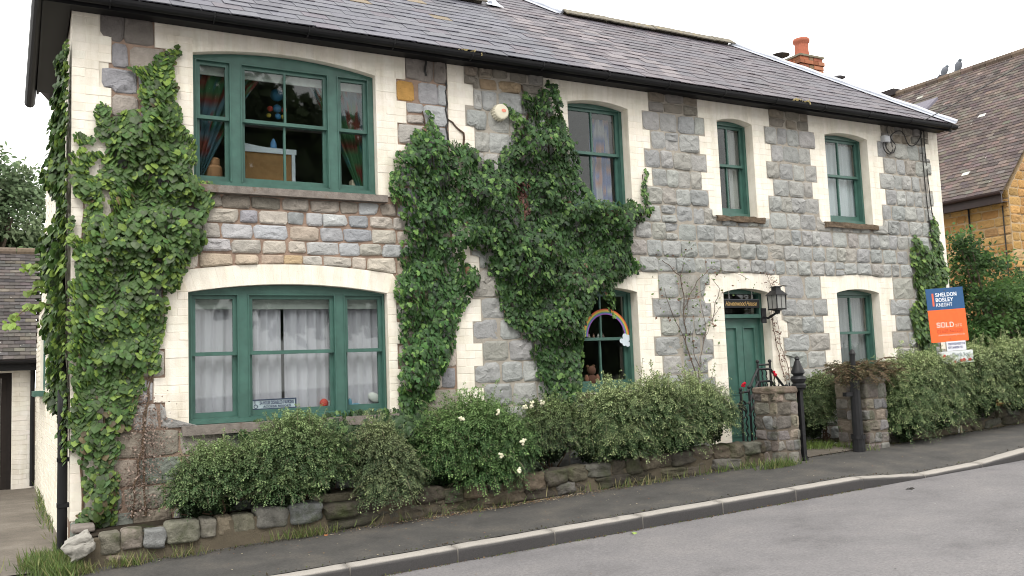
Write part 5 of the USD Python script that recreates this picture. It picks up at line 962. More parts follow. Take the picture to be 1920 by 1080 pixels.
# ------------------------------------------------------------------ arching shrubs in the front garden
def shrub(name, label, lumps, n_shoot, size, base, tip, cat='shrub', group=None, droop=0.9, fill=1.0, stem_at=None, flowers=None, per=24):
    """A fountain of arching shoots over a dark heart: they rise from low in the bush, bend over and hang, with small leaves along them."""
    t = thing(name, label, cat, group=group)
    n_shoot = int(n_shoot * 1.2); L = np.array(lumps, float); w = L[:, 3] * L[:, 4] + L[:, 4] * L[:, 5] + L[:, 3] * L[:, 5]; w /= w.sum()
    k = rng.choice(len(L), n_shoot, p=w); C, R = L[k, :3], L[k, 3:]
    D = rvec(n_shoot); D[:, 2] = np.where(D[:, 2] < -0.25, -D[:, 2], D[:, 2]); D[:, 1] = np.where((D[:, 1] > 0.3) & (rng.random(n_shoot) < .6), -D[:, 1], D[:, 1])
    lump = meshkit.fbm(C * 1.7 + D * 1.9, 2, 4)
    rad = rng.uniform(0.70, 1.04, n_shoot) * (0.66 + 0.66 * lump); wild = rng.random(n_shoot) < 0.16; rad[wild] *= rng.uniform(1.06, 1.34, wild.sum())
    hor = np.linalg.norm(D[:, :2], axis=1)[:, None]
    A = C + D * R * rad[:, None]                                   # where the shoot turns over
    S = C + D * R * np.array([0.30, 0.30, 0.0]) + np.c_[rng.normal(0, .06, n_shoot), rng.normal(0, .05, n_shoot), -R[:, 2] * rng.uniform(0.35, .75, n_shoot)]
    out = np.c_[D[:, 0], D[:, 1] - .12, np.zeros(n_shoot)]; out /= np.linalg.norm(out, axis=1, keepdims=True) + 1e-9
    hang = (droop * rng.uniform(.02, .17, n_shoot) * (.25 + hor[:, 0]))[:, None]; hang[rng.random(n_shoot) < .08] *= 1.7
    E = A + out * hang * .55 + np.array([0, 0, 1.0]) * (hang * (.35 - 1.15 * hor))
    ctrl = A + (A - S) * 0.10 + np.array([0, 0, .05]) * R[:, 2:3]
    t_ = np.linspace(0.34, 1, per); u = t_[None, :, None]
    Q = (1 - u) ** 2 * S[:, None] + 2 * u * (1 - u) * ctrl[:, None] + u ** 2 * E[:, None]
    tg = np.gradient(Q, axis=1); tg /= np.linalg.norm(tg, axis=2, keepdims=True) + 1e-9
    n = n_shoot * per; Pq = Q.reshape(-1, 3); Tq = tg.reshape(-1, 3); tt = np.tile((t_ - .34) / .66, n_shoot)
    side = np.cross(Tq, np.array([0, 0, 1.0])); side /= np.linalg.norm(side, axis=1, keepdims=True) + 1e-9; sg = np.where(np.arange(n) % 2, 1, -1)[:, None]
    up = np.cross(side, Tq); T = Tq * 0.75 + side * sg * 0.8 + rvec(n) * 0.35; N = up + np.array([0, -.1, .6]) + rvec(n) * 0.45
    P = Pq + side * sg * size * .15 + rvec(n) * size * .22
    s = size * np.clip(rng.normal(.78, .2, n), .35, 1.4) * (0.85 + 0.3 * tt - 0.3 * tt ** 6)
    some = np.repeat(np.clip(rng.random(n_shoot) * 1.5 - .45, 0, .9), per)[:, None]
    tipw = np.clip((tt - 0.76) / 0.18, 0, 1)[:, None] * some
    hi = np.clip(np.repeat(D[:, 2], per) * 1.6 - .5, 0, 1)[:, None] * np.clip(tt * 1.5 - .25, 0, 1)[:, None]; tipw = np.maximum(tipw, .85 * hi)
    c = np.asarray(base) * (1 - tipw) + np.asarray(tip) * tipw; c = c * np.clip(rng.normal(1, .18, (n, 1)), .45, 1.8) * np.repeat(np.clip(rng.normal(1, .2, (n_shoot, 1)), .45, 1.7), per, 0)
    v, f, tc = leaves(P, T, N, s, BLADE * [1, 1.05, 1], BLADE_F, np.clip(c, .004, .5))
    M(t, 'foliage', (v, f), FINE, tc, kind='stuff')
    # the heart, low and set back: leaf colour darkened for the shade inside
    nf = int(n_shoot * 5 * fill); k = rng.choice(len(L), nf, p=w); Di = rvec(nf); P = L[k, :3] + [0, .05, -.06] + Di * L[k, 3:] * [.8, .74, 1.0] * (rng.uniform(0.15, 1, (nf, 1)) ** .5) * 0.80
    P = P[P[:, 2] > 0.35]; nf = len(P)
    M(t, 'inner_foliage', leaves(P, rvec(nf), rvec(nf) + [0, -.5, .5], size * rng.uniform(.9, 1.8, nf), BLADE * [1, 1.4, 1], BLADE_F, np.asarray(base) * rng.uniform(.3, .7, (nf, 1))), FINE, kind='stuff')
    idx = rng.choice(n_shoot, min(n_shoot, 800), replace=False)
    M(t, 'shoots', join([tube(Q[i, ::6], 0.0020, 3, cap=False) for i in idx]), BARK, (0.24, 0.22, 0.14), kind='stuff')
    if stem_at is not None:
        for (x, y, z) in stem_at:
            for q in range(5):
                j = rng.integers(n_shoot); e = S[j]; p = np.array([[x + rng.normal(0, .04), y + rng.normal(0, .04), z], [(x + e[0]) / 2 + rng.normal(0, .05), (y + e[1]) / 2, (z * .5 + e[2] * .5)], e]); M(t, 'stem', tube(p, [0.014, .01, .005], 5), BARK, (0.12, 0.08, 0.055))
    if flowers:
        for fx, fy, fz in flowers:
            d = [ball((fx + rng.normal(0, .012), fy + rng.normal(0, .01), fz + rng.normal(0, .012)), rng.uniform(.008, .014), 1) for _ in range(9)]; M(t, 'flower_head', d, MATT, (0.62, 0.60, 0.44))
    return t
GR = (0.040, 0.076, 0.026); GT = (0.235, 0.31, 0.13)
dk = (0.042, 0.075, 0.030)
grp = 'arching shrubs behind the garden wall'
yb = lambda x, o=0.0: y_wall(x) + 0.26 + o
shrub('garden_shrub', 'low rounded shrub nearest the left end of the garden wall', [(1.18, yb(1.2), 0.92, .36, .34, .36), (1.0, yb(1), 0.80, .24, .28, .24)], 1500, 0.026, GR, GT, group=None, stem_at=[(1.2, -.35, .55)], droop=.6)
shrub('garden_shrub', 'wide spreading shrub under the lower left window', [(1.88, yb(1.9, .0), 1.08, .46, .40, .42), (1.60, yb(1.6), 0.98, .30, .34, .34), (2.12, yb(2.1, -.03), 0.96, .26, .34, .32), (1.75, yb(1.75, -.16), 0.84, .34, .22, .24)], 2500, 0.026, GR, GT, stem_at=[(1.75, -.4, .56), (2.0, -.4, .56)])
shrub('garden_shrub', 'drooping shrub with reddish tinge between the two window side bushes', [(2.70, yb(2.6, -.02), 0.99, .30, .34, .38), (2.86, yb(2.9, -.06), 0.84, .24, .32, .34), (2.72, yb(2.7, -.2), 0.76, .26, .22, .26)], 1600, 0.026, (0.046, 0.072, 0.030), (0.24, 0.285, 0.135), stem_at=[(2.7, -.4, .57)], droop=1.2)
shrub('garden_shrub', 'tall dark green shrub with a few cream flowers, centre of the wall', [(3.75, yb(3.7, -.02), 1.10, .54, .42, .50), (3.42, yb(3.3), 0.98, .30, .38, .44), (4.02, yb(4.1, -.04), 0.97, .34, .40, .44), (3.78, yb(3.8, -.2), 0.80, .40, .24, .28)], 3000, 0.028, (0.034, 0.080, 0.022), (0.19, 0.29, 0.10), stem_at=[(3.7, -.4, .58)], droop=1.1, flowers=[(3.36, -1.06, 1.36), (3.72, -1.12, 1.40), (4.05, -1.06, 1.42), (4.15, -1.05, 1.45), (3.95, -1.2, 1.10), (3.7, -1.2, .98), (3.9, -1.18, .82), (4.3, -1.0, 1.45)])
shrub('garden_shrub', 'shaded lower shrub filling the gap before the longest bush', [(4.72, yb(4.7, .10), 1.12, .42, .32, .36)], 1300, 0.026, (0.038, 0.064, 0.025), (0.18, 0.24, 0.095), stem_at=[(4.8, -.35, .6)])
shrub('garden_shrub', 'long pale green arching shrub left of the handrail', [(5.45, yb(5.4, 0), 1.22, .48, .40, .42), (6.0, yb(6, 0), 1.24, .52, .42, .44), (6.6, yb(6.6, 0.02), 1.22, .50, .40, .42), (5.2, yb(5.2, .02), 1.08, .3, .34, .36), (6.95, yb(7.0, .1), 1.14, .26, .30, .34), (5.5, yb(5.5, -.18), 0.98, .40, .24, .28), (6.2, yb(6.2, -.16), 1.0, .42, .24, .26)], 4600, 0.027, (0.043, 0.078, 0.027), (0.36, 0.43, 0.20), stem_at=[(5.6, -.45, .62), (6.3, -.45, .64)], droop=1.15)
shrub('garden_shrub', 'small round shrub seen through the gateway against the wall', [(9.05, -.30, 1.28, .40, .28, .34), (8.92, -.32, 1.1, .28, .28, .38)], 1500, 0.027, (0.055, 0.085, 0.034), (0.20, 0.25, 0.11), stem_at=[(9.1, -.3, .68)], droop=.9)
shrub('garden_shrub', 'overhanging shrub with long drooping shoots right of the right pier', [(9.95, -.92, 1.36, .50, .42, .44), (10.5, -.9, 1.40, .50, .44, .42), (9.7, -.95, 1.18, .3, .36, .42), (9.75, -1.08, 0.98, .32, .26, .32), (10.4, -1.1, 1.08, .48, .26, .30)], 3500, 0.028, (0.044, 0.080, 0.027), (0.35, 0.42, 0.19), stem_at=[(10.1, -.8, .75)], droop=1.5)
shrub('garden_shrub', 'tall shrub at the right edge beyond the sold board', [(11.35, -.95, 1.46, .55, .44, .46), (12.1, -1.0, 1.52, .6, .46, .48), (12.9, -1.05, 1.58, .5, .46, .46), (13.7, -1.1, 1.6, .5, .46, .46), (11.3, -1.15, 1.2, .45, .28, .30), (12.1, -1.18, 1.24, .5, .28, .30), (12.9, -1.2, 1.28, .5, .28, .3)], 3900, 0.029, (0.046, 0.080, 0.028), (0.35, 0.42, 0.19), stem_at=[(11.5, -.9, .8), (12.4, -.9, .82)], droop=1.2)
# upright stray shoots over the bush tops
for lab, xs_, z0 in (('stray upright shoots above the shrub by the sold board', np.linspace(11.2, 12.9, 9), 1.85), ('stray upright shoots above the long pale shrub', np.linspace(5.6, 6.6, 6), 1.6)):
    t = thing('stray_shoots', lab, 'shoots')
    for x in xs_:
        h = rng.uniform(.12, .34); lean = rng.normal(0, .06, 2); s_ = np.linspace(0, 1, 8); q = np.c_[x + lean[0] * s_, -.95 + lean[1] * s_ + .02 * (x < 8), z0 + h * s_ - .05]
        M(t, 'shoot', tube(q, .003, 4), BARK, (0.2, 0.2, 0.11)); k = 26; u = rng.random(k); P = np.stack([np.interp(u, s_, q[:, i]) for i in range(3)], 1)
        M(t, 'shoot_leaves', leaves(P, rvec(k) + [0, 0, .4], rvec(k) + [0, 0, 1], rng.uniform(.02, .035, k), BLADE, BLADE_F, np.array((0.2, 0.24, 0.12)) * rng.uniform(.6, 1.3, (k, 1))), FINE, kind='stuff')
# brown conifer spreading over the right pier
cf = thing('conifer', 'brownish prostrate conifer spreading over the right gate pier', 'conifer')
nsp = 520; o = np.array([9.0, -1.0, 1.60]); A = rng.uniform(0, 2 * np.pi, nsp); e = np.c_[np.cos(A) * rng.uniform(.2, .62, nsp) * np.where(np.cos(A) < 0, .85, 1.15), np.sin(A) * rng.uniform(.15, .42, nsp), rng.uniform(-.12, .30, nsp)]
base_ = o + np.c_[rng.normal(0.1, .22, nsp), rng.normal(0, .12, nsp), rng.normal(0.02, .04, nsp)]; s_ = np.linspace(0.1, 1, 26); Q = base_[:, None] + .62 * e[:, None] * s_[None, :, None]; Q[:, :, 2] -= .10 * s_[None] ** 2; n = nsp * 26
tg = np.gradient(Q, axis=1).reshape(-1, 3); sg = np.where(np.arange(n) % 2, 1, -1)[:, None]; sd = np.cross(tg, [0, 0, 1.0]); sd /= np.linalg.norm(sd, axis=1, keepdims=True) + 1e-9
tg /= np.linalg.norm(tg, axis=1, keepdims=True) + 1e-9
cc = np.repeat(np.array([(0.115, 0.095, 0.05), (0.08, 0.085, 0.04), (0.14, 0.10, 0.055)])[rng.integers(3, size=nsp)], 26, 0) * rng.uniform(.5, 1.4, (n, 1))
M(cf, 'foliage', leaves(Q.reshape(-1, 3) + rvec(n) * .006, tg * .6 + sd * sg + rvec(n) * .4, rvec(n) + [0, 0, 1], rng.uniform(.025, .05, n), BLADE * [1, .5, 1], BLADE_F, cc), FINE, kind='stuff')
M(cf, 'branches', join([tube(Q[i, ::6], [.008, .006, .005, .004, .003], 4, cap=False) for i in range(0, nsp, 3)]), BARK, (0.10, 0.07, 0.05), kind='stuff')
# roses by the handrail
for lab, p in (('single red rose left of the handrail', (7.50, -.52, 1.50)), ('single red rose at the top of the handrail', (7.99, -.56, 1.62))):
    t = thing('red_rose', lab, 'rose'); M(t, 'bloom', [ball(np.array(p) + rng.normal(0, .01, 3), rng.uniform(.013, .019), 1) for _ in range(6)], MATT, (0.42, 0.015, 0.03), smooth=True)
    M(t, 'stem', tube([(p[0] - .1, p[1] + .05, p[2] - .5), (p[0] - .04, p[1], p[2] - .2), p], .004, 4), BARK, (0.07, 0.09, 0.04))

# ------------------------------------------------------------------ big evergreen behind the sold board
GRN = [(0.13, 0.185, 0.095), (0.17, 0.22, 0.12), (0.10, 0.15, 0.075)]
TREELEAF = mat('tree_leaf', rough=0.6, spec=0.25, n_scale=2, lo=0.85, hi=1.15, translucent=0.45)
def tree(name, label, lumps, n_leaf, size, cols, trunk, cat='tree', group=None, clump=0.35, shape=BLADE * [1, 1.3, 1]):
    t = thing(name, label, cat, group=group); L = np.array(lumps, float); w = (L[:, 3] * L[:, 4] * L[:, 5]) ** .67; w /= w.sum()
    per = 110; nc = n_leaf // per; k = rng.choice(len(L), nc, p=w); D = rvec(nc); D[:, 2] = np.where(D[:, 2] < -.5, -D[:, 2], D[:, 2]); C = L[k, :3] + D * L[k, 3:] * (rng.uniform(.25, 1, (nc, 1)) ** .4)
    n = nc * per; O = rng.normal(0, 1, (n, 3)) * [1, 1, .62]; P = np.repeat(C, per, 0) + O * clump * np.repeat(rng.uniform(.55, 1.2, (nc, 1)), per, 0)
    c = np.repeat(np.array(cols)[rng.integers(len(cols), size=nc)] * np.clip(rng.normal(1, .18, (nc, 1)), .5, 1.6), per, 0) * np.clip(rng.normal(1, .2, (n, 1)), .4, 1.8)
    M(t, 'crown', leaves(P, np.repeat(D, per, 0) * .6 + rvec(n) + [0, 0, -.5], rvec(n) * .8 + [0, -.2, 1], size * rng.uniform(.6, 1.3, n), shape, BLADE_F, np.clip(c, .004, .5)), TREELEAF, kind='stuff')
    (x, y, z), r = trunk; top = L[:, :3].mean(0); M(t, 'trunk', tube([(x, y, z), (x + .02, y, z + (top[2] - z) * .5), top], [r, r * .7, r * .3], 9), BARK, (0.11, 0.085, 0.065))
    for i in rng.choice(nc, min(26, nc), replace=False):
        s = np.array([x, y, z]) + (top - [x, y, z]) * rng.uniform(.45, .95); m_ = (s + C[i]) / 2 + [0, 0, .1]; M(t, 'limb', tube([s, m_, C[i]], [r * .35, r * .22, r * .08], 5), BARK, (0.11, 0.085, 0.065))
    return t
tree('evergreen_shrub', 'large glossy evergreen between the house end and the honey stone house', [(13.55, .55, 3.15, .55, .5, .62), (14.6, .75, 2.9, .8, .55, .68), (13.9, .5, 2.3, .95, .6, .75), (15.1, .6, 2.2, .9, .6, .8), (16.0, .7, 2.5, .7, .6, .7), (13.4, .4, 1.6, .7, .5, .7), (14.8, .3, 1.3, 1.2, .6, .6)], 21000, 0.075, [(0.052, 0.105, 0.030), (0.07, 0.135, 0.04), (0.036, 0.072, 0.024), (0.095, 0.16, 0.05)], ((14.2, .7, .6), .10), cat='shrub', clump=.15)
tree('background_tree', 'broad tree with gaps of sky behind the garage roof', [(-1.9, 27, 8.6, 2.0, 2.0, 1.7), (-.5, 27, 7.7, 1.3, 1.6, 1.5), (-2.6, 27, 6.5, 2.4, 2, 1.8), (-.2, 27.5, 6.3, 1.3, 1.5, 1.2)], 19000, 0.19, GRN, ((-1.6, 27, .2), .28), clump=.33)
tree('background_tree', 'lower darker tree to the right behind the garage', [(0.1, 21, 4.6, 1.1, 1.1, 1.3), (-1.2, 21, 4.4, 1.5, 1.2, 1.1), (1.6, 21, 4.3, 1.2, 1.2, 1.2)], 11000, 0.15, [(0.07, 0.115, 0.05), (0.09, 0.135, 0.06)], ((0.2, 21, .2), .2), clump=.24)

# ------------------------------------------------------------------ garage
gar = thing('garage', 'low white brick garage with dark plank door and mossy tile roof', 'garage')
gy, gx1, gx0 = 8.3, -0.155, -5.2
gp_ = box(gx0, 0.0, gx1, 2.28).difference(box(-3.2, 0.02, -0.49, 2.09)).difference(box(-20, -1, -19, 0))
M(gar, 'wall', ext(gp_, gy, gy + .25), PAINT, (0.60, 0.57, 0.52))
its = []
for v, f, c in bricks(-0.485, gx1, 0.16, 2.25, 0.006, 0, (0.62, 0.59, 0.54)): its.append((place(v, (0, gy, 0)), f, c))
for v, f, c in its: M(gar, 'brick', (v, f), PAINT, c)
M(gar, 'end_wall', [bx(gx0, gx0 + .2, gy + .25, 13.0, 0, 2.28), bx(gx1 - .2, gx1, gy + .25, 13.0, 0, 2.28), bx(gx0, gx1, 13.0, 13.2, 0, 2.28)], PAINT, (0.60, 0.57, 0.52))
for k in range(18): M(gar, 'door_plank', bx(-3.2 + k * .15 + .004, -3.2 + (k + 1) * .15 - .004, gy + .06, gy + .09, .14, 2.09), MATT, (0.022, 0.018, 0.016))
M(gar, 'door_frame', [bx(-0.56, -0.492, gy + .03, gy + .12, .14, 2.088), bx(-3.2, -.56, gy + .03, gy + .058, 2.0, 2.088)], MATT, (0.018, 0.015, 0.014))
rz = lambda y: 2.30 + (y - gy + .25) * 0.88
def tiles(parent, n_along, u0, du, n_up, G_, f_pos, colour, thick=0.014, name='tiling', mat_=TILE, most=0, item='tile'):
    """Courses of plain tiles; f_pos(u, s) gives the point, with s measured up the slope; returns one part."""
    its = []
    for r in range(n_up):
        for k in range(n_along):
            a = u0 + (k + (0.5 if r % 2 else 0)) * du; j = rng.normal(0, .003, 4)
            c = [f_pos(a + .002, r * G_ + j[0], thick * 1.6 + j[1] * .8), f_pos(a + du - .002, r * G_ + j[0] + j[2], thick * 1.6 + j[3] * .8), f_pos(a + du - .002, (r + 1.15) * G_, thick * .6), f_pos(a + .002, (r + 1.15) * G_, thick * .6)]
            d = [f_pos(a + .002, r * G_ + j[0], 0), f_pos(a + du - .002, r * G_ + j[0] + j[2], 0), f_pos(a + du - .002, (r + 1.15) * G_, -.0), f_pos(a + .002, (r + 1.15) * G_, -.0)]
            its.append((np.array(c + d), np.array([[0, 1, 2], [0, 2, 3], [4, 5, 1], [4, 1, 0], [5, 6, 2], [5, 2, 1], [7, 4, 0], [7, 0, 3]]), colour()))
    emit(parent, item, name, its, mat_, most)
ca2, sa2 = math.cos(math.atan(.88)), math.sin(math.atan(.88))
gr = M(gar, 'roof', ext(Polygon([(0, 0), (1, 0), (1, 1)]), 0, 1) if False else (np.array([(gx0, gy - .25, 2.29), (gx1 + .02, gy - .25, 2.29), (gx1 + .02, gy + 2.15, 2.29 + 2.4 * .88), (gx0, gy + 2.15, 2.29 + 2.4 * .88), (gx1 + .02, gy + 4.55, 2.29), (gx0, gy + 4.55, 2.29)]), np.array([[0, 1, 2], [0, 2, 3], [3, 2, 4], [3, 4, 5]])), MATT, (0.06, 0.05, 0.05))
TC = lambda: vary(pick([(0.075, 0.066, 0.064), (0.09, 0.08, 0.074), (0.058, 0.051, 0.05), (0.11, 0.098, 0.08)], [4, 3, 3, 1]), .15, .03)
tiles(gr, 13, gx1 + .02 - 13 * .165, .165, 32, .1, lambda u, s, d: (u, gy - .25 + s * ca2 - d * sa2, 2.30 + s * sa2 + d * ca2), TC, most=120)
for k in range(7): M(gr, 'ridge_tile', tube([(gx1 + .02 - .32 * k, gy + 2.15, 2.29 + 2.4 * .88 + .02), (gx1 + .02 - .32 * k - .31, gy + 2.15, 2.29 + 2.4 * .88 + .02)], .085, 10), TILE, vary((0.13, 0.095, 0.07)))
M(gar, 'gutter', gutter((gx0, gy - .29, 2.285), (gx1 + .03, gy - .29, 2.285), (0, -1, 0), .055), GUTTER); M(gar, 'fascia_board', bx(gx0, gx1 + .02, gy - .235, gy - .21, 2.12, 2.30), GUTTER)
M(gar, 'soffit_board', bx(gx0, gx1 + .02, gy - .21, gy - .002, 2.14, 2.15), GUTTER)
M(gar, 'downpipe', [tube([(-.19, gy - .26, 2.24), (-.185, gy - .06, 2.05), (-.185, gy - .06, .2)], .035, 8)], GUTTER)

# ------------------------------------------------------------------ honey stone neighbour
nb = thing('stone_house', 'honey coloured stone house with lichen spotted tile roof beyond the right end', 'house')
NX, NY0, NY1, NE = 16.1, 1.22, 6.0, 4.86
RX, RZ = 19.15, 8.38
HON = [(0.40, 0.235, 0.085), (0.44, 0.27, 0.105), (0.36, 0.20, 0.07), (0.42, 0.29, 0.14), (0.33, 0.20, 0.09)]
hc = lambda a, b: vary(pick(HON, [3, 3, 2, 2, 1]), .09, .02)
wl = M(nb, 'wall', [bx(NX, NX + .3, NY0, NY1, .3, NE), ], MORTAR, (0.42, 0.31, 0.19), label='west wall of the honey stone house')
N_ = np.array([-1.0, 0, 0])
lp = rows(box(0, .5, NY1 - NY0, NE), list(np.arange(NE, .4, -.172)), .17, .36, .008, .018, hc, .008)
emit(wl, 'stone', 'stonework', [(place(v, (NX, NY1, 0), (0, -1, 0), (0, 0, 1), N_), f, c) for v, f, c in lp], STONE, 200)
gable = Polygon([(NX + .006, .3), (22.2, .3), (22.2, NE - .02), (RX, RZ - .06), (NX + .006, NE - .02)])
wg = M(nb, 'wall', ext(gable, NY0 + .004, NY0 + .3), MORTAR, (0.42, 0.31, 0.19), label='gable wall of the honey stone house')
lp = rows(gable.intersection(box(NX + .0, 0, 18.2, 9)), list(np.arange(8.0, .4, -.172)), .2, .4, .008, .018, hc, .008)
emit(wg, 'stone', 'stonework', [(place(v, (0, NY0 + .004, 0)), f, c) for v, f, c in lp], STONE, 150)
M(nb, 'end_wall', bx(NX + .3, 22.2, NY1 - .3, NY1, .3, NE), MORTAR, (0.42, 0.31, 0.19))
run = math.hypot(RX - NX + .25, RZ - NE + .05); du_ = np.array([(RX - NX + .25) / run, (RZ - NE + .05) / run])
ny0, ny1 = NY0 - .06, NY1 + .1
nr = M(nb, 'roof', (np.array([(NX - .25, ny0, NE - .05), (NX - .25, ny1, NE - .05), (RX, ny1, RZ), (RX, ny0, RZ), (22.5, ny0, NE - .05), (22.5, ny1, NE - .05)]), np.array([[0, 2, 1], [0, 3, 2], [3, 4, 5], [3, 5, 2]])), MATT, (0.07, 0.055, 0.05), label='tiled roof spotted with white lichen')
def ntile():
    return vary((0.45, 0.43, 0.40), .15) if rng.random() < .010 else vary(pick([(0.105, 0.082, 0.075), (0.13, 0.10, 0.088), (0.085, 0.068, 0.066), (0.12, 0.105, 0.09)], [4, 3, 3, 2]), .14, .03)
tiles(nr, 30, ny0 - .08, .165, int(run / .105), .105, lambda u, s, d: (NX - .25 + s * du_[0] - d * du_[1], np.clip(u, ny0, ny1), NE - .05 + s * du_[1] + d * du_[0]), ntile, most=200)
for k in range(16): M(nr, 'ridge_tile', tube([(RX, ny0 + .31 * k, RZ + .02), (RX, ny0 + .31 * k + .3, RZ + .02)], .09, 8), TILE, vary((0.12, 0.09, 0.07)))
M(nr, 'ridge_end_cap', bx(RX - .15, RX + .15, ny1 - .35, ny1 + .05, RZ, RZ + .16), MATT, (0.035, 0.03, 0.03))
BRN = mat('brown_gutter', (0.035, 0.022, 0.022), rough=.45)
M(nb, 'gutter', gutter((NX - .31, ny0, NE - .06), (NX - .31, ny1, NE - .06), (-1, 0, 0), .06), BRN); M(nb, 'fascia_board', bx(NX - .25, NX - .22, ny0 + .05, ny1, NE - .27, NE - .04), BRN); M(nb, 'soffit_board', bx(NX - .22, NX - .022, ny0 + .05, ny1, NE - .25, NE - .24), BRN)
M(nb, 'downpipe', tube([(NX - .06, 2.02, NE - .25), (NX - .06, 2.02, .5)], .02, 6), GUTTER); M(nb, 'cable', tube([(NX - .03, 1.34, NE - .3), (NX - .03, 1.34, .5)], .012, 5), WIRE)
v, f = prism([(0, 0), (1, 0), (0.5, 1)], 0, .1, .01)
dm = np.array([(16.55, 2.88, 7.12), (17.1, 4.0, 7.26), (17.6, 4.0, 6.95), (16.75, 3.20, 6.84)])
M(nr, 'dormer_roof', (np.vstack([np.array([(17.3, 3.35, 7.42), (17.3, 4.3, 7.42), (16.55, 4.3, 6.72), (16.75, 3.62, 6.86)]), np.array([(17.3, 3.35, 7.36), (17.3, 4.3, 7.36), (16.55, 4.3, 6.66), (16.75, 3.62, 6.80)])]), np.array([[0, 1, 2], [0, 2, 3], [4, 6, 5], [4, 7, 6], [0, 3, 7], [0, 7, 4], [3, 2, 6], [3, 6, 7]])), SLATE, (0.13, 0.12, 0.15), label='slate roof of a small gablet')
def pigeon(label, y, s=1.0, rot=0.0):
    t = thing('pigeon', label, 'pigeon', (RX, y, RZ + .07), rot)
    body = trimesh.util.concatenate([trimesh.creation.icosphere(3, 1.0)]); v = np.array(body.vertices); v = v * [.085, .15, .095]; v[:, 2] += np.where(v[:, 1] > 0, -.10 * v[:, 1] / .15 * .8, .03 * -v[:, 1] / .15); v[:, 0] *= 1 - .35 * np.clip(v[:, 1] / .15, 0, 1)
    v = roty(v, 0); a = .75; v = np.c_[v[:, 0], v[:, 1] * math.cos(a) + v[:, 2] * math.sin(a) * 1.0, -v[:, 1] * math.sin(a) + v[:, 2] * math.cos(a)] * s
    M(t, 'body', (v + [0, 0, .12], np.asarray(body.faces)), MATT, (0.13, 0.14, 0.16), smooth=True)
    M(t, 'head', [ball((0, -.085 * s, .265 * s), (.042 * s, .046 * s, .045 * s)), tube([(0, -.12 * s, .26 * s), (0, -.155 * s, .25 * s)], [.012, .004], 6)], MATT, (0.11, 0.13, 0.15), smooth=True)
    M(t, 'tail', tube([(0, .08, .06), (0, .17, -.03)], [.035, .03], 6), MATT, (0.09, 0.095, 0.11)); M(t, 'leg', [tube([(sx * .03, -.01, -.03), (sx * .03, -.02, .07)], .008, 5) for sx in (-1, 1)], MATT, (0.3, 0.1, 0.1))
pigeon('grey pigeon on the tiled ridge, the left of a pair', 4.42, 0.85, 20); pigeon('grey pigeon on the tiled ridge, the slightly larger right one', 4.05, 0.95, -15)

# ------------------------------------------------------------------ grass, litter
def grass(name, label, spots, h, cols, parent=None):
    P = np.vstack([np.c_[rng.normal(x, sx, n), rng.normal(y, sy, n), np.full(n, z)] for x, y, z, sx, sy, n in spots]); n = len(P)
    T = rvec(n) * .55 + [0, 0, 1]; c = np.array(cols)[rng.integers(len(cols), size=n)] * rng.uniform(.6, 1.4, (n, 1)); G_ = np.array([[0, .035, 0], [.55, .03, .08], [1, 0, .28], [.55, -.03, .08], [0, -.035, 0]])
    tag(M(None, name, leaves(P, T, rvec(n), h * rng.uniform(.4, 1.2, n), G_, [[0, 1, 4], [1, 3, 4], [1, 2, 3]], c), FINE), label, 'grass', None, 'stuff')
GC = [(0.075, 0.118, 0.03), (0.10, 0.15, 0.04), (0.16, 0.165, 0.065), (0.06, 0.09, 0.024)]
grass('grass', 'tufted grass at the corner of the drive below the white side wall', [(-.13, -.45, .29, .07, .14, 1500), (-.2, -.2, .29, .09, .2, 700), (-.08, -.7, .28, .05, .1, 500), (-.05, .3, .3, .03, .25, 250), (-.1, 4.5, .22, .04, 1.4, 300)], .14, GC)
grass('grass', 'short grass at the foot of the left gate pier', [(7.35, -1.2, .555, .16, .035, 380), (6.9, -1.0, .55, .3, .03, 110)], .12, GC)
grass('grass', 'grass growing beside the path inside the gateway', [(8.75, -.42, .64, .22, .16, 900), (8.3, -.2, .64, .2, .1, 300), (8.95, -.9, .63, .04, .15, 200)], .10, [(0.09, 0.14, 0.03), (0.12, 0.17, 0.04)])
grass('grass', 'weeds and dry grass along the foot of the left garden wall', [(0.42, -.72, .31, .09, .03, 150), (.85, -.74, .33, .1, .025, 70), (1.9, -.75, .37, .16, .03, 200), (.1, -.72, .29, .05, .03, 100), (3.3, -.84, .42, .5, .025, 90), (5.6, -.94, .5, .5, .025, 130)], .11, [(0.13, 0.15, 0.05), (0.18, 0.16, 0.08), (0.09, 0.13, 0.035)])
n = 1500; x = np.clip(rng.normal(3.9, .75, n), 1.2, 9.5); x[:260] = rng.uniform(.6, 9, 260); y = y_wall(x) - .03 - np.abs(rng.normal(0, .07, n)); y[:170] = y_wall(x[:170]) - rng.uniform(.05, 1.1, 170); n_ = len(x)
tag(M(None, 'fallen_petals', leaves(np.c_[x, y, z_pave(x, y) + .007], np.c_[rvec(n_)[:, :2], np.zeros(n_)], np.tile((0, 0, 1.0), (n_, 1)) + rvec(n_) * .2, rng.uniform(.009, .021, n_), BLADE * [1, 1.8, 1], BLADE_F, np.array([(0.55, 0.48, 0.34), (0.30, 0.20, 0.10), (0.24, 0.12, 0.07)])[rng.integers(3, size=n_)] * rng.uniform(.6, 1.2, (n_, 1))), MATT), 'scattered petals and leaf crumbs along the foot of the garden wall', 'litter', None, 'stuff')
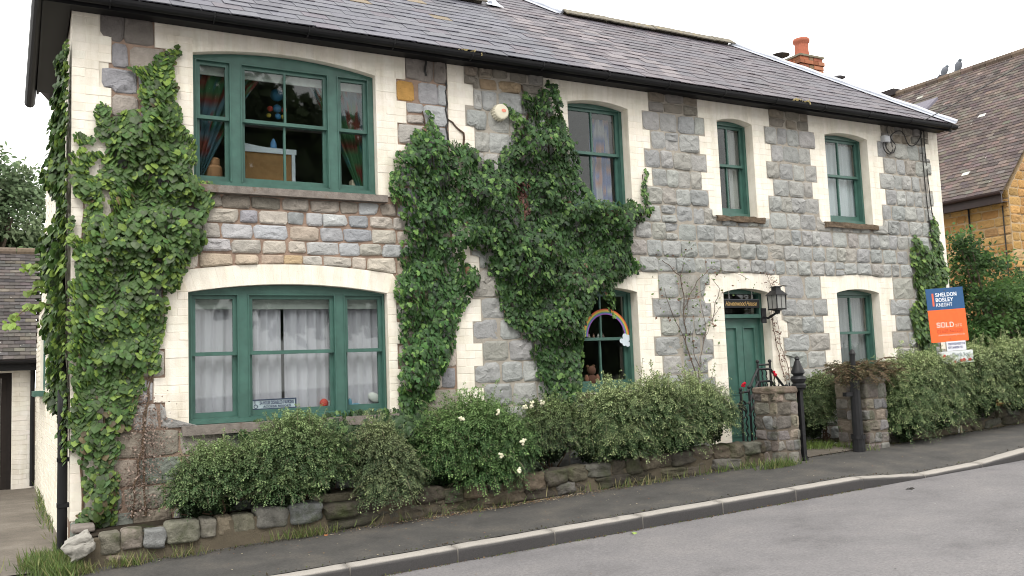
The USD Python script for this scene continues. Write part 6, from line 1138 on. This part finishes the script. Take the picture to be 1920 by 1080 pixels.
for lab, (x, y), s, c in (('curled green leaf lying in the road near the kerb', (4.42, y_kerb(4.42) - .14), .075, (0.22, 0.30, 0.08)), ('dark fallen leaf on the road near the dropped kerb', (7.55, y_kerb(7.5) - .42), .13, (0.03, 0.027, 0.025)), ('reddish dead leaf at the foot of the wall', (2.05, y_wall(2) - .13), .05, (0.3, 0.12, 0.05))):
    z = (z_road(x, y) - .010 if y < y_kerb(x) else z_pave(x, y)) + .012; v, f, c_ = leaves(np.array([[x, y, z]]), np.array([[1.0, .3, 0]]), np.array([[0, -.2, 1.0]]), s, HEART * [1, .6, 1.4], HEART_F, np.array([c])); tag(M(None, 'fallen_leaf', (v, f), MATT, c_), lab, 'leaf')
n = 60; x = rng.uniform(1.5, 9, n); y = y_kerb(x) - rng.uniform(.05, 3.5, n); tag(M(None, 'road_litter', leaves(np.c_[x, y, z_road(x, y) - .004], np.c_[rvec(n)[:, :2], np.zeros(n)], np.tile((0, 0, 1.0), (n, 1)), rng.uniform(.006, .02, n), BLADE * [1, 1.8, 1], BLADE_F, np.array([(0.5, 0.48, 0.44), (0.2, 0.14, 0.08), (0.05, 0.05, 0.05)])[rng.integers(3, size=n)]), MATT), 'small pale specks of litter scattered on the road', 'litter', None, 'stuff')
n = 700; x = rng.uniform(.2, 7.6, n); y = y_kerb(x) - .012 - np.abs(rng.normal(0, .018, n)); tag(M(None, 'gutter_moss', leaves(np.c_[x, y, z_road(x, y) - .007], rvec(n) + [0, 0, .6], rvec(n), rng.uniform(.008, .022, n), BLADE * [1, 1.6, 1], BLADE_F, np.array([(0.10, 0.12, 0.04), (0.12, 0.08, 0.05)])[rng.integers(2, size=n)] * rng.uniform(.5, 1.3, (n, 1))), MATT), 'moss and grit along the bottom of the kerb', 'moss', None, 'stuff')

# ------------------------------------------------------------------ trees across the road, behind the viewer
nt = 32000; cx_ = np.array([(-22, -30, 7, 8), (-12, -28, 8.5, 8), (-2, -27, 9, 8.5), (7, -28, 8.5, 8), (15, -30, 7, 7.5), (25, -34, 3.5, 6), (36, -36, 3.2, 6)], float)
k = rng.integers(len(cx_), size=nt); D = rvec(nt); D[:, 2] = np.where(D[:, 2] < -.6, -D[:, 2], D[:, 2]); P = cx_[k, :3] + D * cx_[k, 3:4] * [1, .6, .8] * (.75 + .4 * meshkit.fbm(cx_[k, :3] + D * 3.0, 3))[:, None] * rng.uniform(.72, 1, (nt, 1)); P[:, 2] = np.maximum(P[:, 2], .6)
tag(M(None, 'opposite_trees', leaves(P, rvec(nt), D + rvec(nt) * .5, rng.uniform(.5, 1.0, nt), BLADE * [1, 1.4, 1], BLADE_F, np.array((0.06, 0.09, 0.035)) * rng.uniform(.5, 1.3, (nt, 1))), TREELEAF), 'bank of dark trees on the far side of the road', 'trees', None, 'stuff')

n = 2600; x = rng.uniform(.3, 13, n); y = y_wall(x) - .01 - np.abs(rng.normal(0, .05, n)); y[:500] = y_kerb(x[:500]) + .16 + np.abs(rng.normal(0, .02, 500)); tag(M(None, 'pavement_moss', leaves(np.c_[x, y, z_pave(x, y) + .006 - DROP(x) * (y < y_kerb(x) + .4)], rvec(n) + [0, 0, .3], rvec(n) + [0, 0, 1], rng.uniform(.008, .022, n), BLADE * [1, 1.6, 1], BLADE_F, np.array([(0.07, 0.085, 0.03), (0.085, 0.06, 0.04), (0.05, 0.045, 0.03)])[rng.integers(3, size=n)] * rng.uniform(.5, 1.3, (n, 1))), MATT), 'moss and soil along the edges of the pavement', 'moss', None, 'stuff')

GROUPS = {'garden_shrub': 'arching shrubs behind the garden wall', 'ivy': 'ivy climbing the house walls', 'curtain': 'curtains behind the windows', 'roller_blind': 'blinds in the wide windows', 'gate_pier': 'stone gate piers', 'gate_post': 'iron gate posts', 'pigeon': 'pigeons on the tiled ridge',
          'garden_wall': 'low walls along the pavement', 'background_tree': 'trees behind the garage', 'red_rose': 'roses by the handrail', 'ornament': 'ornaments on the window rail', 'stray_shoots': 'stray shoots above the shrubs', 'stone_slab': 'loose slabs behind the wall', 'fallen_leaf': 'leaves on the ground', 'dead_creeper': 'dead creeper on the front wall'}
import re as _re
for p in stage.GetPrimAtPath('/World').GetChildren():
    b = _re.sub(r'_[0-9]{3}$', '', p.GetName())
    if b in GROUPS and p.GetCustomDataByKey('category') and not p.GetCustomDataByKey('group'): p.SetCustomDataByKey('group', GROUPS[b])
